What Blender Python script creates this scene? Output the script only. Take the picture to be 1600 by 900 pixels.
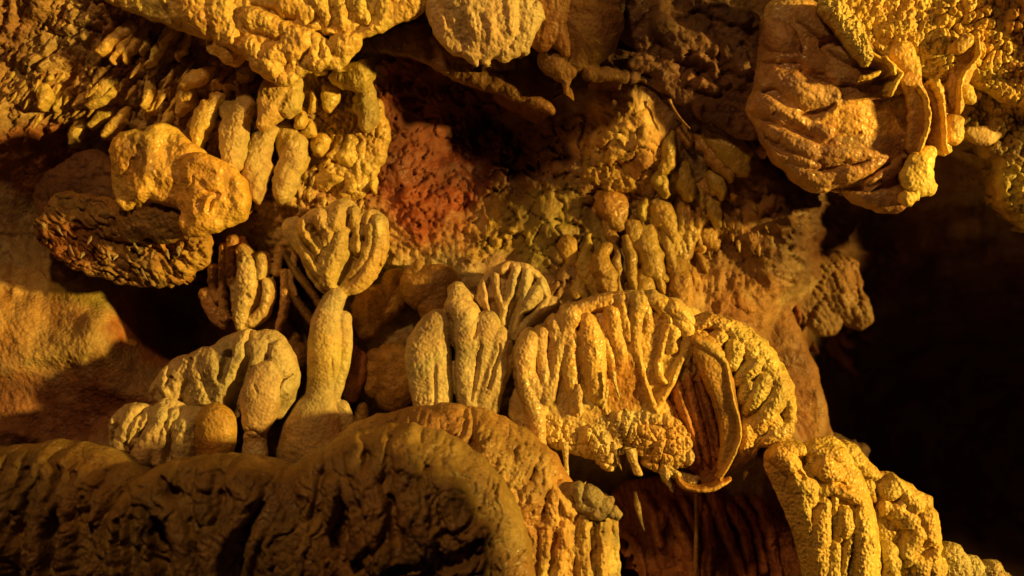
import bpy, math, random
import numpy as np
from mathutils import Vector

# ------------------------------------------------------------------ camera, world, lamps, exposure
SC = bpy.context.scene
for o in list(bpy.data.objects):
    bpy.data.objects.remove(o)
S = 0.0025            # metres per reference unit
CAMD = 2000.0         # camera distance (units) to the plane of the cave wall
UX, UZ = 800.0, 450.0

def W(u, v, d=0.0, dref=None):
    """place (u right, v down) at distance d in front of the wall plane -> world metres"""
    f = (CAMD - (d if dref is None else dref)) / CAMD
    return Vector(((u - UX) * S * f, -d * S, (UZ - v) * S * f))

cam = bpy.data.cameras.new('camera')
camo = bpy.data.objects.new('camera', cam)
SC.collection.objects.link(camo)
camo.location = (0, -CAMD * S, 0)
camo.rotation_euler = (math.radians(90), 0, 0)
cam.sensor_width = 36
cam.lens = 36 * CAMD / 1600.0
cam.clip_end = 200
cam.clip_start = 0.05
cam.dof.use_dof = True
cam.dof.focus_distance = (CAMD - 150) * S
cam.dof.aperture_fstop = 1.0
SC.camera = camo

world = bpy.data.worlds.new('World')
SC.world = world
world.use_nodes = True
bg = world.node_tree.nodes['Background']
bg.inputs[0].default_value = (0.30, 0.14, 0.42, 1)
bg.inputs[1].default_value = 0.022

def spot(name, u, v, d, tu, tv, td, watts, col, size, ang, blend=0.6):
    l = bpy.data.lights.new(name, 'SPOT')
    l.energy = watts; l.color = col; l.shadow_soft_size = size
    l.spot_size = math.radians(ang); l.spot_blend = blend
    o = bpy.data.objects.new(name, l)
    SC.collection.objects.link(o)
    p = W(u, v, d, 0); t = W(tu, tv, td, 0)
    o.location = p
    o.rotation_euler = (t - p).to_track_quat('-Z', 'Y').to_euler()
    return o
spot('cave_spotlight_key', 4600, 150, 1900, 600, 440, 100, 8600, (1.0, 0.61, 0.105), 0.30, 23.5, 0.3)
spot('fill_spot', 250, -1000, 1900, 700, 420, 100, 400, (1.0, 0.51, 0.14), 0.25, 60, 1.0)  # added fill lamp, no fixture of the cave; brightens the shaded parts

vs = SC.view_settings
vs.view_transform = 'Standard'; vs.look = 'None'; vs.gamma = 1.0; vs.exposure = 0.0
vs.use_curve_mapping = False
SC.cycles.max_bounces = 5
SC.cycles.diffuse_bounces = 3

# ------------------------------------------------------------------ noise in numpy
def _hash(ix, iy, seed):
    h = (ix.astype(np.int64) * 374761393 + iy.astype(np.int64) * 668265263 + seed * 974634777) & 0xffffffff
    h = ((h ^ (h >> 13)) * 1274126177) & 0xffffffff
    h = ((h ^ (h >> 16)) * 2246822519) & 0xffffffff
    return ((h ^ (h >> 15)) & 0xffffff) / float(0x1000000)

def noise(x, y, seed=0):
    ix = np.floor(x); iy = np.floor(y); fx = x - ix; fy = y - iy
    u = fx * fx * fx * (fx * (fx * 6 - 15) + 10); v = fy * fy * fy * (fy * (fy * 6 - 15) + 10)
    def g(dx, dy):
        a = _hash(ix + dx, iy + dy, seed) * 2 * math.pi
        return np.cos(a) * (fx - dx) + np.sin(a) * (fy - dy)
    return 1.5 * ((g(0, 0) * (1 - u) + g(1, 0) * u) * (1 - v) + (g(0, 1) * (1 - u) + g(1, 1) * u) * v)

def fbm(x, y, sc, seed=0, octv=4, gain=0.5):
    r = 0; a = 1.0
    for i in range(octv):
        r = r + a * noise(x / sc + 13.7 * i, y / sc + 7.3 * i, seed + i)
        sc = sc / 2.03; a *= gain
    return r

def ridged(x, y, sc, seed=0, octv=3):
    r = 0; a = 1.0
    for i in range(octv):
        r = r + a * (1 - np.abs(noise(x / sc, y / sc, seed + i)) * 2.2)
        sc = sc / 2.1; a *= 0.5
    return r / 1.75

def worley(px, py, seed=0):
    """F1, F2, random value of the nearest cell, offset from it"""
    ix = np.floor(px); iy = np.floor(py)
    f1 = np.full(px.shape, 9.0); f2 = np.full(px.shape, 9.0); rv = np.zeros(px.shape); oy = np.zeros(px.shape)
    for dx in (-1, 0, 1):
        for dy in (-1, 0, 1):
            cx = ix + dx; cy = iy + dy
            jx = cx + 0.15 + 0.7 * _hash(cx, cy, seed); jy = cy + 0.15 + 0.7 * _hash(cx, cy, seed + 51)
            d = np.hypot(px - jx, py - jy)
            c = d < f1
            f2 = np.where(c, f1, np.minimum(f2, d))
            rv = np.where(c, _hash(cx, cy, seed + 99), rv); oy = np.where(c, py - jy, oy)
            f1 = np.where(c, d, f1)
    return f1, f2, rv, oy

def cells(u, v, wx, wl, ang, seed=0, warp=0.35, drip=0.0):
    """lumps or drips: 0..1, elongated wl along the direction ang (degrees, 90 = down)"""
    a = math.radians(ang)
    al = u * math.cos(a) + v * math.sin(a); ac = -u * math.sin(a) + v * math.cos(a)
    px = ac / wx + warp * noise(u / (wx * 2.2), v / (wx * 2.2), seed + 5)
    py = al / wl + warp * noise(u / (wx * 2.2) + 40, v / (wx * 2.2), seed + 6)
    f1, f2, rv, oy = worley(px, py, seed)
    e = np.clip((f2 - f1) / 0.35, 0, 1)
    h = (0.35 + 0.65 * rv) * np.sqrt(np.clip(1 - (f1 / 0.85) ** 2, 0, 1)) * (e * (2 - e)) ** 0.6
    if drip:
        h = h * np.clip(1 + drip * oy * 1.6, 0.1, 2)
    return h

def smooth(a, b, x):
    t = np.clip((x - a) / (b - a), 0, 1)
    return t * t * (3 - 2 * t)

def E(u, v, cx, cy, rx, ry, soft=0.5, n=0.25, ang=0):
    """soft elliptical region with a ragged border"""
    a = math.radians(ang); du = u - cx; dv = v - cy
    x = (du * math.cos(a) + dv * math.sin(a)) / rx; y = (-du * math.sin(a) + dv * math.cos(a)) / ry
    r = np.sqrt(x * x + y * y) + n * fbm(u, v, 45, 77, 3)
    return 1 - smooth(1 - soft, 1 + soft * 0.5, r)

# ------------------------------------------------------------------ strokes
ZA = (150, 500, 3.75); ZB = (290, 350, 4.737); ZC = (330, 60, 3.46); ZD = (880, 140, 2.647)
ZE = (40, 180, 3.333); ZF = (1160, 0, 2.647); ZG = (0, 660, 3.75); ZH = (400, 620, 2.7586)
ZK = (620, 390, 4.286); ZL = (860, 450, 2.8125)
def Q(x, y): return (x, y, 3.0)

def T(txt, z=None, a=0.7, b=0.0):
    """'x,y,w[,b] ...' -> a smooth tapered stroke; returns (points, aspect, is a list)"""
    pts = []
    for t in txt.split():
        q = [float(k) for k in t.split(',')]
        if len(q) == 3: q.append(b)
        if z: q = [z[0] + q[0] / z[2], z[1] + q[1] / z[2], q[2] / z[2], q[3]]
        pts.append(q)
    P = np.array(pts)
    if len(P) == 1: P = np.vstack([P, P + [0.01, 0.01, 0, 0]])
    if len(P) > 2:                                    # Catmull-Rom
        A = np.vstack([2 * P[0] - P[1], P, 2 * P[-1] - P[-2]])
        out = []
        for i in range(1, len(A) - 2):
            for k in range(5):
                t = k / 5.0
                out.append(0.5 * ((2 * A[i]) + (-A[i - 1] + A[i + 1]) * t + (2 * A[i - 1] - 5 * A[i] + 4 * A[i + 1] - A[i + 2]) * t * t
                                  + (-A[i - 1] + 3 * A[i] - 3 * A[i + 1] + A[i + 2]) * t ** 3))
        out.append(A[-2]); P = np.array(out)
        P[:, 2] = np.maximum(P[:, 2], 0.8)
    return (P, a)

def TT(z, *txts, a=0.7, b=0.0):
    return [T(t, z, a, b) for t in txts]

def stroke_height(U, V, st, k=5.0, floor=-400.0):
    P, a = st
    m = P[:, 2].max() + 90
    H = np.full(U.shape, floor)
    us = U[0, :]; vs_ = V[:, 0]
    i0, i1 = np.searchsorted(us, [P[:, 0].min() - m, P[:, 0].max() + m])
    j0, j1 = np.searchsorted(vs_, [P[:, 1].min() - m, P[:, 1].max() + m])
    if i1 <= i0 or j1 <= j0: return H
    u = st_u[j0:j1, i0:i1]; v = st_v[j0:j1, i0:i1]
    best = np.full(u.shape, floor)
    for s in range(len(P) - 1):
        ax, ay, aw, ab = P[s]; bx, by, bw, bb = P[s + 1]
        dx, dy = bx - ax, by - ay; L = dx * dx + dy * dy + 1e-9
        t = np.clip(((u - ax) * dx + (v - ay) * dy) / L, 0, 1)
        d = np.hypot(u - (ax + t * dx), v - (ay + t * dy))
        w = aw + (bw - aw) * t; b = ab + (bb - ab) * t
        r = d / w
        h = np.where(r < 1, b + a * w * np.sqrt(np.clip(1 - r * r, 0, 1)), b - k * (d - w))
        best = np.maximum(best, h)
    H[j0:j1, i0:i1] = best
    return H

def smax(a, b, k):
    h = np.clip(0.5 + 0.5 * (a - b) / k, 0, 1)
    return b * (1 - h) + a * h + k * h * (1 - h)

st_u = st_v = None
RIB = 1.4
# ------------------------------------------------------------------ materials
MATS = {}
def rock(name, c1, c2, c3, scale=5.0, rough=0.62, bump=1.0, grain=170.0, popcorn=0.0, spec=0.35):
    m = bpy.data.materials.new(name); m.use_nodes = True
    N = m.node_tree.nodes; L = m.node_tree.links
    bs = N['Principled BSDF']
    geo = N.new('ShaderNodeNewGeometry')
    def nz(sc, det=5, dist=0.0, r=0.6):
        n = N.new('ShaderNodeTexNoise'); n.inputs['Scale'].default_value = sc; n.inputs['Detail'].default_value = det
        n.inputs['Roughness'].default_value = r; n.inputs['Distortion'].default_value = dist
        L.new(geo.outputs['Position'], n.inputs['Vector']); return n
    n1 = nz(scale, 6, 0.6)
    ramp = N.new('ShaderNodeValToRGB'); e = ramp.color_ramp.elements
    e[0].position = 0.34; e[0].color = (*c1, 1); e[1].position = 0.66; e[1].color = (*c3, 1)
    x = ramp.color_ramp.elements.new(0.5); x.color = (*c2, 1)
    L.new(n1.outputs['Fac'], ramp.inputs['Fac'])
    at = N.new('ShaderNodeAttribute'); at.attribute_name = 'tint'
    mul = N.new('ShaderNodeMix'); mul.data_type = 'RGBA'; mul.blend_type = 'MULTIPLY'; mul.inputs['Factor'].default_value = 1
    L.new(ramp.outputs['Color'], mul.inputs['A']); L.new(at.outputs['Color'], mul.inputs['B'])
    n2 = nz(scale * 9, 6, 0.3, 0.7)
    r2 = N.new('ShaderNodeMapRange'); r2.inputs['From Min'].default_value = 0.3; r2.inputs['From Max'].default_value = 0.7
    r2.inputs['To Min'].default_value = 0.68; r2.inputs['To Max'].default_value = 1.25
    L.new(n2.outputs['Fac'], r2.inputs['Value'])
    mu2 = N.new('ShaderNodeMix'); mu2.data_type = 'RGBA'; mu2.blend_type = 'MULTIPLY'; mu2.inputs['Factor'].default_value = 1
    L.new(mul.outputs['Result'], mu2.inputs['A']); L.new(r2.outputs['Result'], mu2.inputs['B'])
    L.new(mu2.outputs['Result'], bs.inputs['Base Color'])
    rr = N.new('ShaderNodeMapRange'); rr.inputs['To Min'].default_value = rough - 0.2; rr.inputs['To Max'].default_value = rough + 0.25
    L.new(n2.outputs['Fac'], rr.inputs['Value']); L.new(rr.outputs['Result'], bs.inputs['Roughness'])
    bs.inputs['Specular IOR Level'].default_value = spec
    n3 = nz(grain * 0.35, 8, 0.2, 0.65)
    b1 = N.new('ShaderNodeBump'); b1.inputs['Strength'].default_value = 0.75; b1.inputs['Distance'].default_value = 0.0065 * bump
    L.new(n3.outputs['Fac'], b1.inputs['Height'])
    n5 = nz(scale * 1.3, 3, 0.4, 0.5)
    mk = N.new('ShaderNodeMapRange'); mk.inputs['From Min'].default_value = 0.38; mk.inputs['From Max'].default_value = 0.62
    mk.inputs['To Min'].default_value = 0.12; mk.inputs['To Max'].default_value = 0.9
    L.new(n5.outputs['Fac'], mk.inputs['Value']); L.new(mk.outputs['Result'], b1.inputs['Strength'])
    ra = N.new('ShaderNodeMath'); ra.operation = 'MULTIPLY_ADD'; ra.inputs[1].default_value = 0.28; ra.inputs[2].default_value = -0.16
    L.new(mk.outputs['Result'], ra.inputs[0])
    rs = N.new('ShaderNodeMath'); rs.operation = 'ADD'; rs.use_clamp = True
    L.new(rr.outputs['Result'], rs.inputs[0]); L.new(ra.outputs[0], rs.inputs[1]); L.new(rs.outputs[0], bs.inputs['Roughness'])
    n6 = nz(scale * 0.55, 3, 0.8, 0.5)
    hr = N.new('ShaderNodeValToRGB'); he = hr.color_ramp.elements
    he[0].position = 0.36; he[0].color = (1.05, 0.95, 0.82, 1); he[1].position = 0.64; he[1].color = (0.90, 1.0, 0.88, 1)
    L.new(n6.outputs['Fac'], hr.inputs['Fac'])
    mu3 = N.new('ShaderNodeMix'); mu3.data_type = 'RGBA'; mu3.blend_type = 'MULTIPLY'; mu3.inputs['Factor'].default_value = 1
    L.new(mu2.outputs['Result'], mu3.inputs['A']); L.new(hr.outputs['Color'], mu3.inputs['B']); L.new(mu3.outputs['Result'], bs.inputs['Base Color'])
    vo = N.new('ShaderNodeTexVoronoi'); vo.inputs['Scale'].default_value = grain * 0.55; vo.feature = 'SMOOTH_F1'
    L.new(geo.outputs['Position'], vo.inputs['Vector'])
    inv = N.new('ShaderNodeMath'); inv.operation = 'SUBTRACT'; inv.inputs[0].default_value = 1
    L.new(vo.outputs['Distance'], inv.inputs[1])
    b2 = N.new('ShaderNodeBump'); b2.inputs['Strength'].default_value = 0.25 + popcorn; b2.inputs['Distance'].default_value = 0.022
    L.new(inv.outputs[0], b2.inputs['Height']); L.new(b1.outputs['Normal'], b2.inputs['Normal'])
    L.new(b2.outputs['Normal'], bs.inputs['Normal'])
    MATS[name] = m
    return m
rock('wall_rock', (0.20, 0.12, 0.07), (0.34, 0.23, 0.13), (0.46, 0.34, 0.20), 5, bump=0.9)
rock('cream_flowstone', (0.37, 0.265, 0.14), (0.52, 0.39, 0.21), (0.62, 0.48, 0.27), 6, 0.55, 0.35)
rock('wet_flowstone', (0.42, 0.28, 0.13), (0.58, 0.43, 0.20), (0.68, 0.52, 0.26), 6, 0.42, 0.3, spec=0.45)
rock('popcorn_flowstone', (0.42, 0.29, 0.13), (0.58, 0.43, 0.20), (0.70, 0.54, 0.28), 8, 0.46, 0.4, popcorn=0.2, spec=0.45)
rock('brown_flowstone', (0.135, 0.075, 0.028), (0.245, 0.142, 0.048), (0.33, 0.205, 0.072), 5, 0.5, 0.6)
rock('orange_flowstone', (0.24, 0.12, 0.04), (0.37, 0.205, 0.07), (0.47, 0.29, 0.11), 6, 0.5, 0.8)
rock('drapery_calcite', (0.30, 0.16, 0.08), (0.42, 0.25, 0.12), (0.54, 0.34, 0.15), 5, 0.42, 0.5, spec=0.5)
rock('yellow_calcite', (0.56, 0.33, 0.07), (0.74, 0.46, 0.10), (0.82, 0.54, 0.15), 6, 0.4, 0.5, spec=0.5)
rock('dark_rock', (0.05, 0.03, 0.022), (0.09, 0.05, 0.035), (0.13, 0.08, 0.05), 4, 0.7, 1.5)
rock('red_rock', (0.15, 0.06, 0.04), (0.23, 0.10, 0.06), (0.30, 0.15, 0.09), 5, 0.6, 1.0)
rock('grey_rock', (0.22, 0.145, 0.08), (0.36, 0.26, 0.14), (0.48, 0.37, 0.21), 8, 0.6, 1.3)

# ------------------------------------------------------------------ mesh building
def link_mesh(name, verts, faces, mat, tint=None, parent=None):
    me = bpy.data.meshes.new(name)
    nv = len(verts); nf = len(faces)
    me.vertices.add(nv); me.vertices.foreach_set('co', np.asarray(verts, dtype=np.float32).ravel())
    me.loops.add(nf * 4); me.loops.foreach_set('vertex_index', np.asarray(faces, dtype=np.int32).ravel())
    me.polygons.add(nf); me.polygons.foreach_set('loop_start', np.arange(0, nf * 4, 4, dtype=np.int32))
    me.polygons.foreach_set('use_smooth', np.ones(nf, dtype=bool))
    me.update(calc_edges=True)
    t = np.ones((nv, 4), dtype=np.float32)
    if tint is not None: t[:, :3] = tint
    a = me.attributes.new('tint', 'FLOAT_COLOR', 'POINT'); a.data.foreach_set('color', t.ravel())
    me.materials.append(MATS[mat])
    o = bpy.data.objects.new(name, me); SC.collection.objects.link(o)
    if parent is not None: o.parent = parent
    return o

def tag(o, label=None, cat=None, group=None, kind=None):
    if label: o['label'] = label
    if cat: o['category'] = cat
    if group: o['group'] = group
    if kind: o['kind'] = kind
    return o

def thing(name, label, cat, group=None):
    o = bpy.data.objects.new(name, None); SC.collection.objects.link(o)
    o.empty_display_size = 0.05
    return tag(o, label, cat, group)

def everywhere(c): return lambda U, V, H: [(c, np.ones(U.shape))]
def tint_of(u, v, spec_):
    """spec: list of ((r,g,b) multiplier, mask)"""
    t = np.ones(u.shape + (3,))
    for col, m in spec_:
        for i in range(3): t[..., i] *= 1 + (col[i] - 1) * m
    return t

def form(name, label, cat, d, base, ribs=(), grooves=(), extra=None, tint=None, mat='cream_flowstone', res=2.0, warp=(3.0, 30.0),
         rough=1.2, lump=3.0, back=90.0, k=5.0, blend=3.0, parent=None, group=None, kind=None, ribblend=1.0, seed=1, mid=None, ga=1.0, valley=None, lvl=-4.0, deep=14.0):
    """one body of rock: rounded strokes merged, ribs added, grooves cut, noise; closed towards the wall by steep flanks"""
    global st_u, st_v
    allp = np.vstack([s[0] for s in base])
    m = 14
    u0 = (allp[:, 0] - allp[:, 2]).min() - m; u1 = (allp[:, 0] + allp[:, 2]).max() + m
    v0 = (allp[:, 1] - allp[:, 2]).min() - m; v1 = (allp[:, 1] + allp[:, 2]).max() + m
    U, V = np.meshgrid(np.arange(u0, u1, res), np.arange(v0, v1, res))
    wa, ws = warp
    wa *= 0.7
    st_u = U + wa * fbm(U, V, ws, seed * 7 + 1, 2); st_v = V + wa * fbm(U, V, ws, seed * 7 + 4, 2)
    H = np.full(U.shape, -400.0)
    for s in base: H = smax(H, stroke_height(U, V, s, k), blend)
    inside = smooth(-6, 10, H)
    if valley is None: valley = 0.35 * float(np.mean([q[0][:, 2].mean() for q in ribs])) if len(ribs) else 0.0
    R = np.full(U.shape, -valley)
    for s in ribs:
        wm = s[0][:, 2].mean(); h = stroke_height(U, V, (s[0], s[1] * RIB * (1 if wm < 9 else (9 + 0.4 * (wm - 9)) / wm)), 4.0); R = smax(R, h, ribblend)
    for s in grooves:
        h = np.clip(stroke_height(U, V, s, 3.0) + s[0][:, 2].mean() * 0.4, 0, None); R = R - ga * h
    R = R + lump * fbm(U, V, 42, seed + 20, 3) + rough * fbm(U, V, 11, seed + 31, 3, 0.6)
    if extra is not None: R = R + extra(U, V, H)
    H0 = H
    H = H + R * inside
    H = np.where(H0 > 6, np.maximum(H, -deep), H)
    # keep the cells in front of -back and pull the rim onto that level
    gy, gx = np.gradient(H, res)
    out = (H < lvl) & (H0 < 6)
    keep = ~out
    cell = keep[:-1, :-1] | keep[1:, :-1] | keep[:-1, 1:] | keep[1:, 1:]
    g2 = gx * gx + gy * gy + 1e-6
    st = np.clip((lvl - H) / g2, -50, 50)
    mx = np.where(out, np.clip(st * gx, -res, res), 0); my = np.where(out, np.clip(st * gy, -res, res), 0)
    Hc = np.where(out, lvl, H)
    idx = -np.ones(U.shape, dtype=np.int64)
    used = np.zeros(U.shape, bool)
    used[:-1, :-1] |= cell; used[1:, :-1] |= cell; used[:-1, 1:] |= cell; used[1:, 1:] |= cell
    idx[used] = np.arange(used.sum())
    a = idx[:-1, :-1][cell]; b = idx[:-1, 1:][cell]; c = idx[1:, 1:][cell]; e = idx[1:, :-1][cell]
    F = np.stack([a, e, c, b], 1)
    uu = (U + mx)[used]; vv = (V + my)[used]; hh = Hc[used]
    mid = 0.3 * np.percentile(H[H > 0], 90)
    f = (CAMD - (d + mid)) / CAMD
    X = (uu - UX) * S * f; Z = (UZ - vv) * S * f; Y = -(d + hh * f) * S
    tn = None
    if tint is not None:
        tn = tint_of(U, V, tint(U, V, H))[used]
    P = np.stack([X, Y, Z], 1)
    # flanks: the rim runs back towards the wall, drawing in a little
    ed = np.concatenate([F[:, [0, 1]], F[:, [1, 2]], F[:, [2, 3]], F[:, [3, 0]]])
    key = np.minimum(ed[:, 0], ed[:, 1]) * len(P) + np.maximum(ed[:, 0], ed[:, 1])
    _, first, cnt = np.unique(key, return_index=True, return_counts=True)
    be = ed[first[cnt == 1]]
    rim = np.unique(be)
    gl = np.sqrt(gx * gx + gy * gy) + 1e-6
    nx = (gx / gl)[used][rim]; ny = (gy / gl)[used][rim]
    prev = np.full(len(P), -1); prev[rim] = rim
    allF = [F]; allP = [P]; allT = [tn] if tn is not None else None; n0 = len(P)
    cur = P[rim].copy()
    for fr, inw in ((0.12, 0.5), (0.45, 0.10), (1.0, 0.22)):
        q = P[rim].copy()
        ii = 2.0 if inw == 0.5 else inw * back
        q[:, 0] += nx * ii * S * f; q[:, 2] -= ny * ii * S * f; q[:, 1] += fr * back * S
        nid = np.full(len(P), -1); nid[rim] = n0 + np.arange(len(rim))
        allF.append(np.stack([be[:, 1], be[:, 0], be[:, 0], be[:, 1]], 1) * 0 + np.stack([prev[be[:, 1]], prev[be[:, 0]], nid[be[:, 0]], nid[be[:, 1]]], 1))
        allP.append(q); n0 += len(rim); prev = nid
        if tn is not None: allT.append(tn[rim])
    P = np.vstack(allP); F = np.vstack(allF)
    if tn is not None: tn = np.vstack(allT)
    o = link_mesh(name, P, F, mat, tn, parent)
    if parent is None: tag(o, label, cat, group, kind)
    elif label: o['label'] = label
    return o

# ------------------------------------------------------------------ the cave wall sheet
CP = np.array([(-300,-200,300),(0,-60,170),(300,-60,150),(600,-60,120),(900,-60,60),(1200,-60,0),(1500,-60,60),(1850,-100,200),
 (-300,300,120),(0,200,50),(300,200,10),(500,200,-10),(650,200,-70),(750,200,-140),(880,210,-60),(980,220,10),(1150,250,-50),(1350,200,-140),(1550,200,-20),(1850,250,100),
 (0,350,-20),(130,300,-90),(300,400,-60),(600,350,-30),(850,370,-40),(1000,350,-60),(1150,400,-80),(1230,450,-130),(1290,350,-190),(1330,430,-420),(1380,340,-420),(1450,400,-550),(1620,400,-500),(1850,450,-300),
 (-300,550,120),(40,500,30),(190,510,-10),(270,480,-190),(400,500,-50),(600,480,-30),(700,600,-10),(480,600,-20),(960,600,-20),(1200,550,-130),(1330,560,-800),(1450,550,-1000),(1620,600,-1100),(1850,650,-700),
 (0,640,60),(150,640,20),(300,650,0),(600,650,-50),(940,780,-170),(1020,860,-200),(1110,820,-130),(1260,700,-190),(1330,680,-900),(1400,750,-1100),(1620,800,-1200),
 (-300,900,200),(0,900,100),(500,900,0),(1000,960,-120),(1300,900,-150),(1500,870,-900),(0,1200,200),(900,1200,100),(1600,1100,-700),(1850,1000,-500)], dtype=float)
def _phi(r2): return np.sqrt(r2 + 45.0 ** 2)
_A = _phi((CP[:, None, 0] - CP[None, :, 0]) ** 2 + (CP[:, None, 1] - CP[None, :, 1]) ** 2)
_w = np.linalg.solve(_A + 4.0 * np.eye(len(CP)), CP[:, 2])
def wall_base(U, V):
    r = np.zeros(U.shape)
    for (x, y, _), w in zip(CP, _w): r += w * _phi((U - x) ** 2 + (V - y) ** 2)
    return r

def wall_relief(U, V):
    r = 22 * fbm(U, V, 150, 3, 3) + 6 * fbm(U, V, 38, 9, 3, 0.5) + 1.3 * fbm(U, V, 9, 15, 3, 0.55)
    # drip-covered upper left wall, drips leaning down and to the left
    m1 = E(U, V, 150, 70, 420, 170, 0.35) ; m1b = E(U, V, 480, 200, 170, 160, 0.4)
    r += m1 * (11 * cells(U, V, 13, 40, 118, 11, drip=0.7) + 13 * cells(U, V, 26, 60, 112, 14, warp=.6, drip=0.7) + 8 * cells(U, V, 6, 16, 118, 12, drip=0.4))
    r += m1b * (14 * cells(U, V, 11, 26, 105, 16, drip=0.5) + 7 * cells(U, V, 6, 12, 105, 17))
    # nodules upper right
    m2 = E(U, V, 1530, 40, 190, 125, 0.3)
    r += m2 * (20 * cells(U, V, 17, 20, 90, 21) + 9 * cells(U, V, 7, 8, 90, 22) + 12 * fbm(U, V, 60, 24, 2))
    m2b = E(U, V, 1570, 220, 90, 150, 0.3)
    r += m2b * (10 * cells(U, V, 9, 12, 90, 23) + 14 * ridged(U, V, 60, 25))
    # cracked rock in the middle
    m3 = np.maximum(E(U, V, 900, 330, 170, 150, 0.3), 0.35 * E(U, V, 1180, 400, 120, 120, 0.4))
    f1, f2, rv, _ = worley(U / 38 + 0.5 * noise(U / 25, V / 25, 41), V / 34 + 0.5 * noise(U / 25, V / 25, 42), 43)
    r += m3 * (15 * rv - 11 * (1 - smooth(0.0, 0.12, f2 - f1)))
    f1, f2, rv, _ = worley(U / 15 + 0.5 * noise(U / 12, V / 12, 45), V / 13 + 0.4 * noise(U / 12, V / 12, 46), 47)
    r += m3 * (1.8 * rv - 2 * (1 - smooth(0.0, 0.15, f2 - f1)))
    # red clay recess
    m4 = E(U, V, 680, 220, 130, 170, 0.35)
    f1, f2, rv, _ = worley(U / 60 + 0.7 * noise(U / 22, V / 22, 51), V / 75 + 0.6 * noise(U / 22, V / 22, 52), 53)
    r += m4 * (12 * rv - 9 * (1 - smooth(0.0, 0.14, f2 - f1)) + 2.0 * fbm(U, V, 22, 54, 3, 0.5))
    # smooth sloping bands lower left
    r = r - (m3 + m4).clip(0, 1) * 1.2 * fbm(U, V, 9, 15, 3, 0.6)
    m5 = E(U, V, 90, 560, 260, 170, 0.4)
    r = r * (1 - 0.8 * m5) + m5 * (9 * np.sin((V - 0.25 * U) / 26 + 2 * fbm(U, V, 90, 61, 2)) + 2 * cells(U, V, 8, 40, 65, 62) + 1.4 * fbm(U, V, 12, 63, 3, .6))
    m6 = E(U, V, 30, 400, 90, 90, 0.4)
    r += m6 * 9 * ridged(U, V, 40, 64)
    # pitted pale ledge behind the fan
    m7 = E(U, V, 560, 370, 260, 70, 0.4)
    r += m7 * (6 * cells(U, V, 15, 13, 0, 66) + 5 * fbm(U, V, 8, 67, 3))
    m8 = E(U, V, 1100, 430, 90, 90, 0.5)
    r += m8 * 8 * cells(U, V, 9, 40, 95, 68, drip=.4)
    r += E(U, V, 1270, 360, 90, 110, .5) * (16 * ridged(U, V, 40, 72) + 9 * cells(U, V, 9, 26, 60, 73, drip=.5))
    m9 = E(U, V, 1380, 420, 200, 190, 0.5)
    r += m9 * 30 * ridged(U, V, 120, 71)
    return r

def wallD(u, v):
    a = np.array([[float(u)]]); b = np.array([[float(v)]])
    return float((wall_base(a, b) + wall_relief(a, b))[0, 0])

def build_wall():
    us = np.concatenate([np.arange(-500, -40, 9), np.arange(-40, 1640, 2.5), np.arange(1640, 2100, 9)])
    vs_ = np.concatenate([np.arange(-420, -40, 9), np.arange(-40, 940, 2.5), np.arange(940, 1350, 9)])
    U, V = np.meshgrid(us, vs_)
    B = wall_base(U, V); R = wall_relief(U, V)
    f = (CAMD - B) / CAMD
    X = (U - UX) * S * f; Z = (UZ - V) * S * f; Y = -(B + R) * S
    n, m = U.shape
    idx = np.arange(n * m).reshape(n, m)
    F = np.stack([idx[:-1, :-1].ravel(), idx[1:, :-1].ravel(), idx[1:, 1:].ravel(), idx[:-1, 1:].ravel()], 1)
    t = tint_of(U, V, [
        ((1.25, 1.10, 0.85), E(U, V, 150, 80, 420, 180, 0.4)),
        ((0.50, 0.20, 0.17), E(U, V, 668, 215, 112, 175, 0.22, .12)), ((.62, .5, .42), E(U, V, 800, 250, 110, 90, .5)), ((.55, .42, .34), E(U, V, 1270, 350, 90, 90, .5)), ((.75, .66, .58), E(U, V, 1150, 330, 130, 80, .5)), ((.8, .7, .6), smooth(.15, .6, fbm(U / 1.0, V / 3.5, 24, 401, 3))),  # brown ellipse far right paints a shadow fade into the wall colour
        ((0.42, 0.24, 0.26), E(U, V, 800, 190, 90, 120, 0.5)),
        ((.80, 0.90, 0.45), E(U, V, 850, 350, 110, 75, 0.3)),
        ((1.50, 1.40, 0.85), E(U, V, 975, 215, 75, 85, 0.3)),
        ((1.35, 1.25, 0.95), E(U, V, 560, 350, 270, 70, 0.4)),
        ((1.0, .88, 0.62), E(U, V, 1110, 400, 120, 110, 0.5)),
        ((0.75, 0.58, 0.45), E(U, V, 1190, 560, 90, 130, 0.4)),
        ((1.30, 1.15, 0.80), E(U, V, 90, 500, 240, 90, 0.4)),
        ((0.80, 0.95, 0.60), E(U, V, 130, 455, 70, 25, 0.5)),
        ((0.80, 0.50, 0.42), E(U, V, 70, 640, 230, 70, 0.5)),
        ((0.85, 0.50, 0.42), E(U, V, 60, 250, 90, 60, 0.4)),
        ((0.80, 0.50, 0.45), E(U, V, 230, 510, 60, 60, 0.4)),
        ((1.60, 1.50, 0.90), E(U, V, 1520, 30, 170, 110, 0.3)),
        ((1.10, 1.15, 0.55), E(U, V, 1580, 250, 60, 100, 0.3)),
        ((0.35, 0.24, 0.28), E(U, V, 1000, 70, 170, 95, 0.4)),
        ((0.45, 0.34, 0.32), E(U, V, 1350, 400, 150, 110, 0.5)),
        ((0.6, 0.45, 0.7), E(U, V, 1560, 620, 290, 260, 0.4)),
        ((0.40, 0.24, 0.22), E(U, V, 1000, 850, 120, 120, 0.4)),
    ]).reshape(-1, 3)
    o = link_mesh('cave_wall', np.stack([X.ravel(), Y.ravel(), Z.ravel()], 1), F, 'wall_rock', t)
    tag(o, kind='structure')
    return o
build_wall()

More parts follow.
